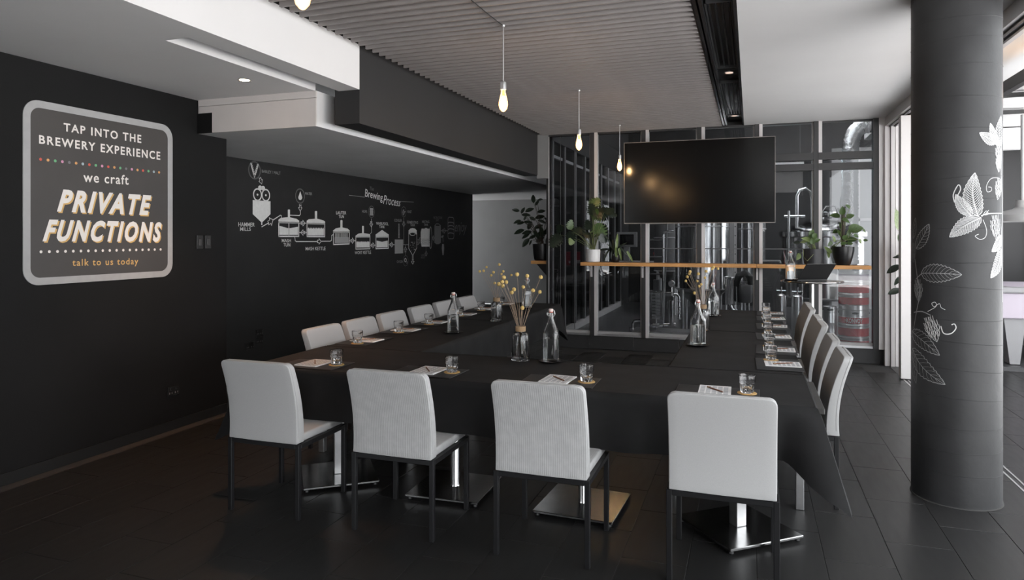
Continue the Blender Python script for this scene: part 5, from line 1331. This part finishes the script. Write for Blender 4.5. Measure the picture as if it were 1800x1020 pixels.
t = thing('storage_crate', 'red plastic crate on the dark storage rack', 'crate', (-1.75, 15.12, BZ + .881)); G().prism([(-.2, 0), (.2, 0), (.23, .28), (-.23, .28)], (-.18, .18), lambda u, v, w_: (u, w_, v)).obj('crate_body', 'red_plastic', t); G().rbox((-.24, -.19, .26), (.24, .19, .30), .01).obj('rim', 'red_plastic', t)
t = thing('tube_light', 'short cool-white tube lamp high behind the television edge', 'lamp', (ony(1372, 295, 12.0).x, 12.0, ony(1372, 295, 12.0).z))
G().box((-.35, -.05, .03), (.35, .05, .08)).obj('housing', 'brew_white', t); G().tube([(-.33, 0, .0), (.33, 0, .0)], .022, 12).obj('tube', 'cool_tube', t); G().box((-.3, -.004, .08), (-.29, .004, 1.2)).box((.29, -.004, .08), (.3, .004, 1.2)).obj('suspension', 'machine', t)
for xx, ll in ((-1.0, 'above the pipe skid'), (.55, 'above the steel canisters')):  # unseen lamps added to brighten the brewery equipment
    t = thing('tube_light', 'added out-of-view tube lamp high inside the brewery ' + ll, 'lamp', (xx, 9.86, 3.45), group='added brewery tube lamps')
    G().box((-.62, -.05, .03), (.62, .05, .08)).obj('housing', 'brew_white', t); G().tube([(-.6, 0, .0), (.6, 0, .0)], .02, 12).obj('tube', 'added_tube', t)
    for q_ in (-.5, .5): G().box((q_ - .004, -.004, .08), (q_ + .004, .004, 1.25)).obj('suspension', 'machine', t)
t = thing('step_ladder', 'leaning metal ladder in the dark beside the riser pipe', 'ladder', (ony(1150, 450, 13.0).x, 13.0, BZ))
for xx in (-.2, .2): G().tube([(xx, -.25, 0), (xx, .35, 1.9)], .02, 8).obj('stile', 'machine', t)
for k in range(6): G().tube([(-.2, -.25 + .1 * (k + .6), .3 * (k + .6) * 1.05), (.2, -.25 + .1 * (k + .6), .3 * (k + .6) * 1.05)], .014, 8).obj('rung', 'machine', t)

# translucent back wall panels letting daylight into the brewery
tm_ = bpy.data.materials.new('milky_panel'); tm_.use_nodes = True; nt = tm_.node_tree; nt.nodes.clear()
o_ = nt.nodes.new('ShaderNodeOutputMaterial'); tb = nt.nodes.new('ShaderNodeBsdfTranslucent'); df = nt.nodes.new('ShaderNodeBsdfDiffuse'); mx = nt.nodes.new('ShaderNodeMixShader')
tb.inputs[0].default_value = (.85, .85, .86, 1); df.inputs[0].default_value = (.7, .7, .7, 1); mx.inputs[0].default_value = .35
nt.links.new(tb.outputs[0], mx.inputs[1]); nt.links.new(df.outputs[0], mx.inputs[2]); nt.links.new(mx.outputs[0], o_.inputs[0]); M['milky'] = tm_; tm2 = tm_.copy(); tm2.name = 'milky_wall_panel'; [n for n in tm2.node_tree.nodes if n.type == 'BSDF_TRANSLUCENT'][0].inputs[0].default_value = (.16, .16, .163, 1); M['milky2'] = tm2
sk = struct('window_10', (-1.2, 9.9, 4.72))  # skylight added out of view to light the tanks and kegs
for k in range(4): G().box((k * .7375, 0, 0), (k * .7375 + .69, 3.3, .012)).obj('panel', 'milky', sk); G().box((k * .7375 + .69, 0, -.03), (k * .7375 + .7375, 3.3, .05)).obj('rail', 'alu_paint', sk)
wb = struct('window_9', (1.62, 16.02, 0))
for k in range(4):
    G().box((k * .545, 0, .05), (k * .545 + .49, .012, 3.45)).obj('panel', 'milky2', wb)
    G().box((k * .545 + .49, -.03, .05), (k * .545 + .545, .05, 3.45)).obj('rail', 'alu_paint', wb)
G().box((0, -.03, 1.9), (2.18, .0, 1.96)).obj('rail', 'alu_paint', wb)

# ================================================================== LOUNGE BEYOND THE DOOR
t = thing('pool_table', 'pool table with lilac side panel seen right of the column', 'pool table', (2.80, 9.50, 0))
G().rbox((-.02, 0, .60), (2.3, 1.25, .90), .01, 1).obj('side_panel', 'pool_cloth', t)
G().rbox((-.06, -.04, .90), (2.34, 1.29, .97), .02, 2).obj('cushion_rail', 'pool_grey', t)
G().box((.06, .08, .965), (2.2, 1.17, .972)).obj('playing_cloth', 'pool_cloth', t)
for xx in (.02, 2.05):
    for yy in (.05, 1.0):
        lg = G().prism([(0, .60), (.22, .60), (.16, .06), (.06, .06)], (yy, yy + .18), lambda u, v, w_: (xx + u, w_, v)).obj('leg', 'pool_grey', t)
        G().lathe([(.05, 0), (.05, .02), (.025, .03), (.025, .06)], 16, (xx + .11, yy + .09, 0)).obj('foot', 'steel', lg, True)
G().box((.3, .3, .25), (2.0, .95, .60)).obj('ball_return', 'pool_grey', t)
p = ony(1797, 380, 9.6)
t = thing('pendant_lamp', 'grey domed pendant lamp over the pool table', 'lamp', (p.x, 9.6, 0), group='dome pendants')
z0 = ony(1797, 390, 9.6).z
G().lathe([(.27, z0), (.275, z0 + .01), (.265, z0 + .08), (.22, z0 + .12), (.10, z0 + .15), (.07, z0 + .17), (.065, z0 + .25), (.0, z0 + .26), (.0, z0 + .23), (.05, z0 + .22), (.06, z0 + .14), (.2, z0 + .10), (.25, z0 + .06)], 40, closed=True).obj('shade', 'lamp_grey', t, True)
G().tube([(0, 0, z0 + .25), (0, 0, 3.0)], .018, 10).obj('rod', 'lamp_grey', t, True)
G().lathe([(0, z0 + .05), (.045, z0 + .07), (.05, z0 + .11), (.02, z0 + .16), (0, z0 + .2)], 16).obj('bulb', 'brew_white', t, True)
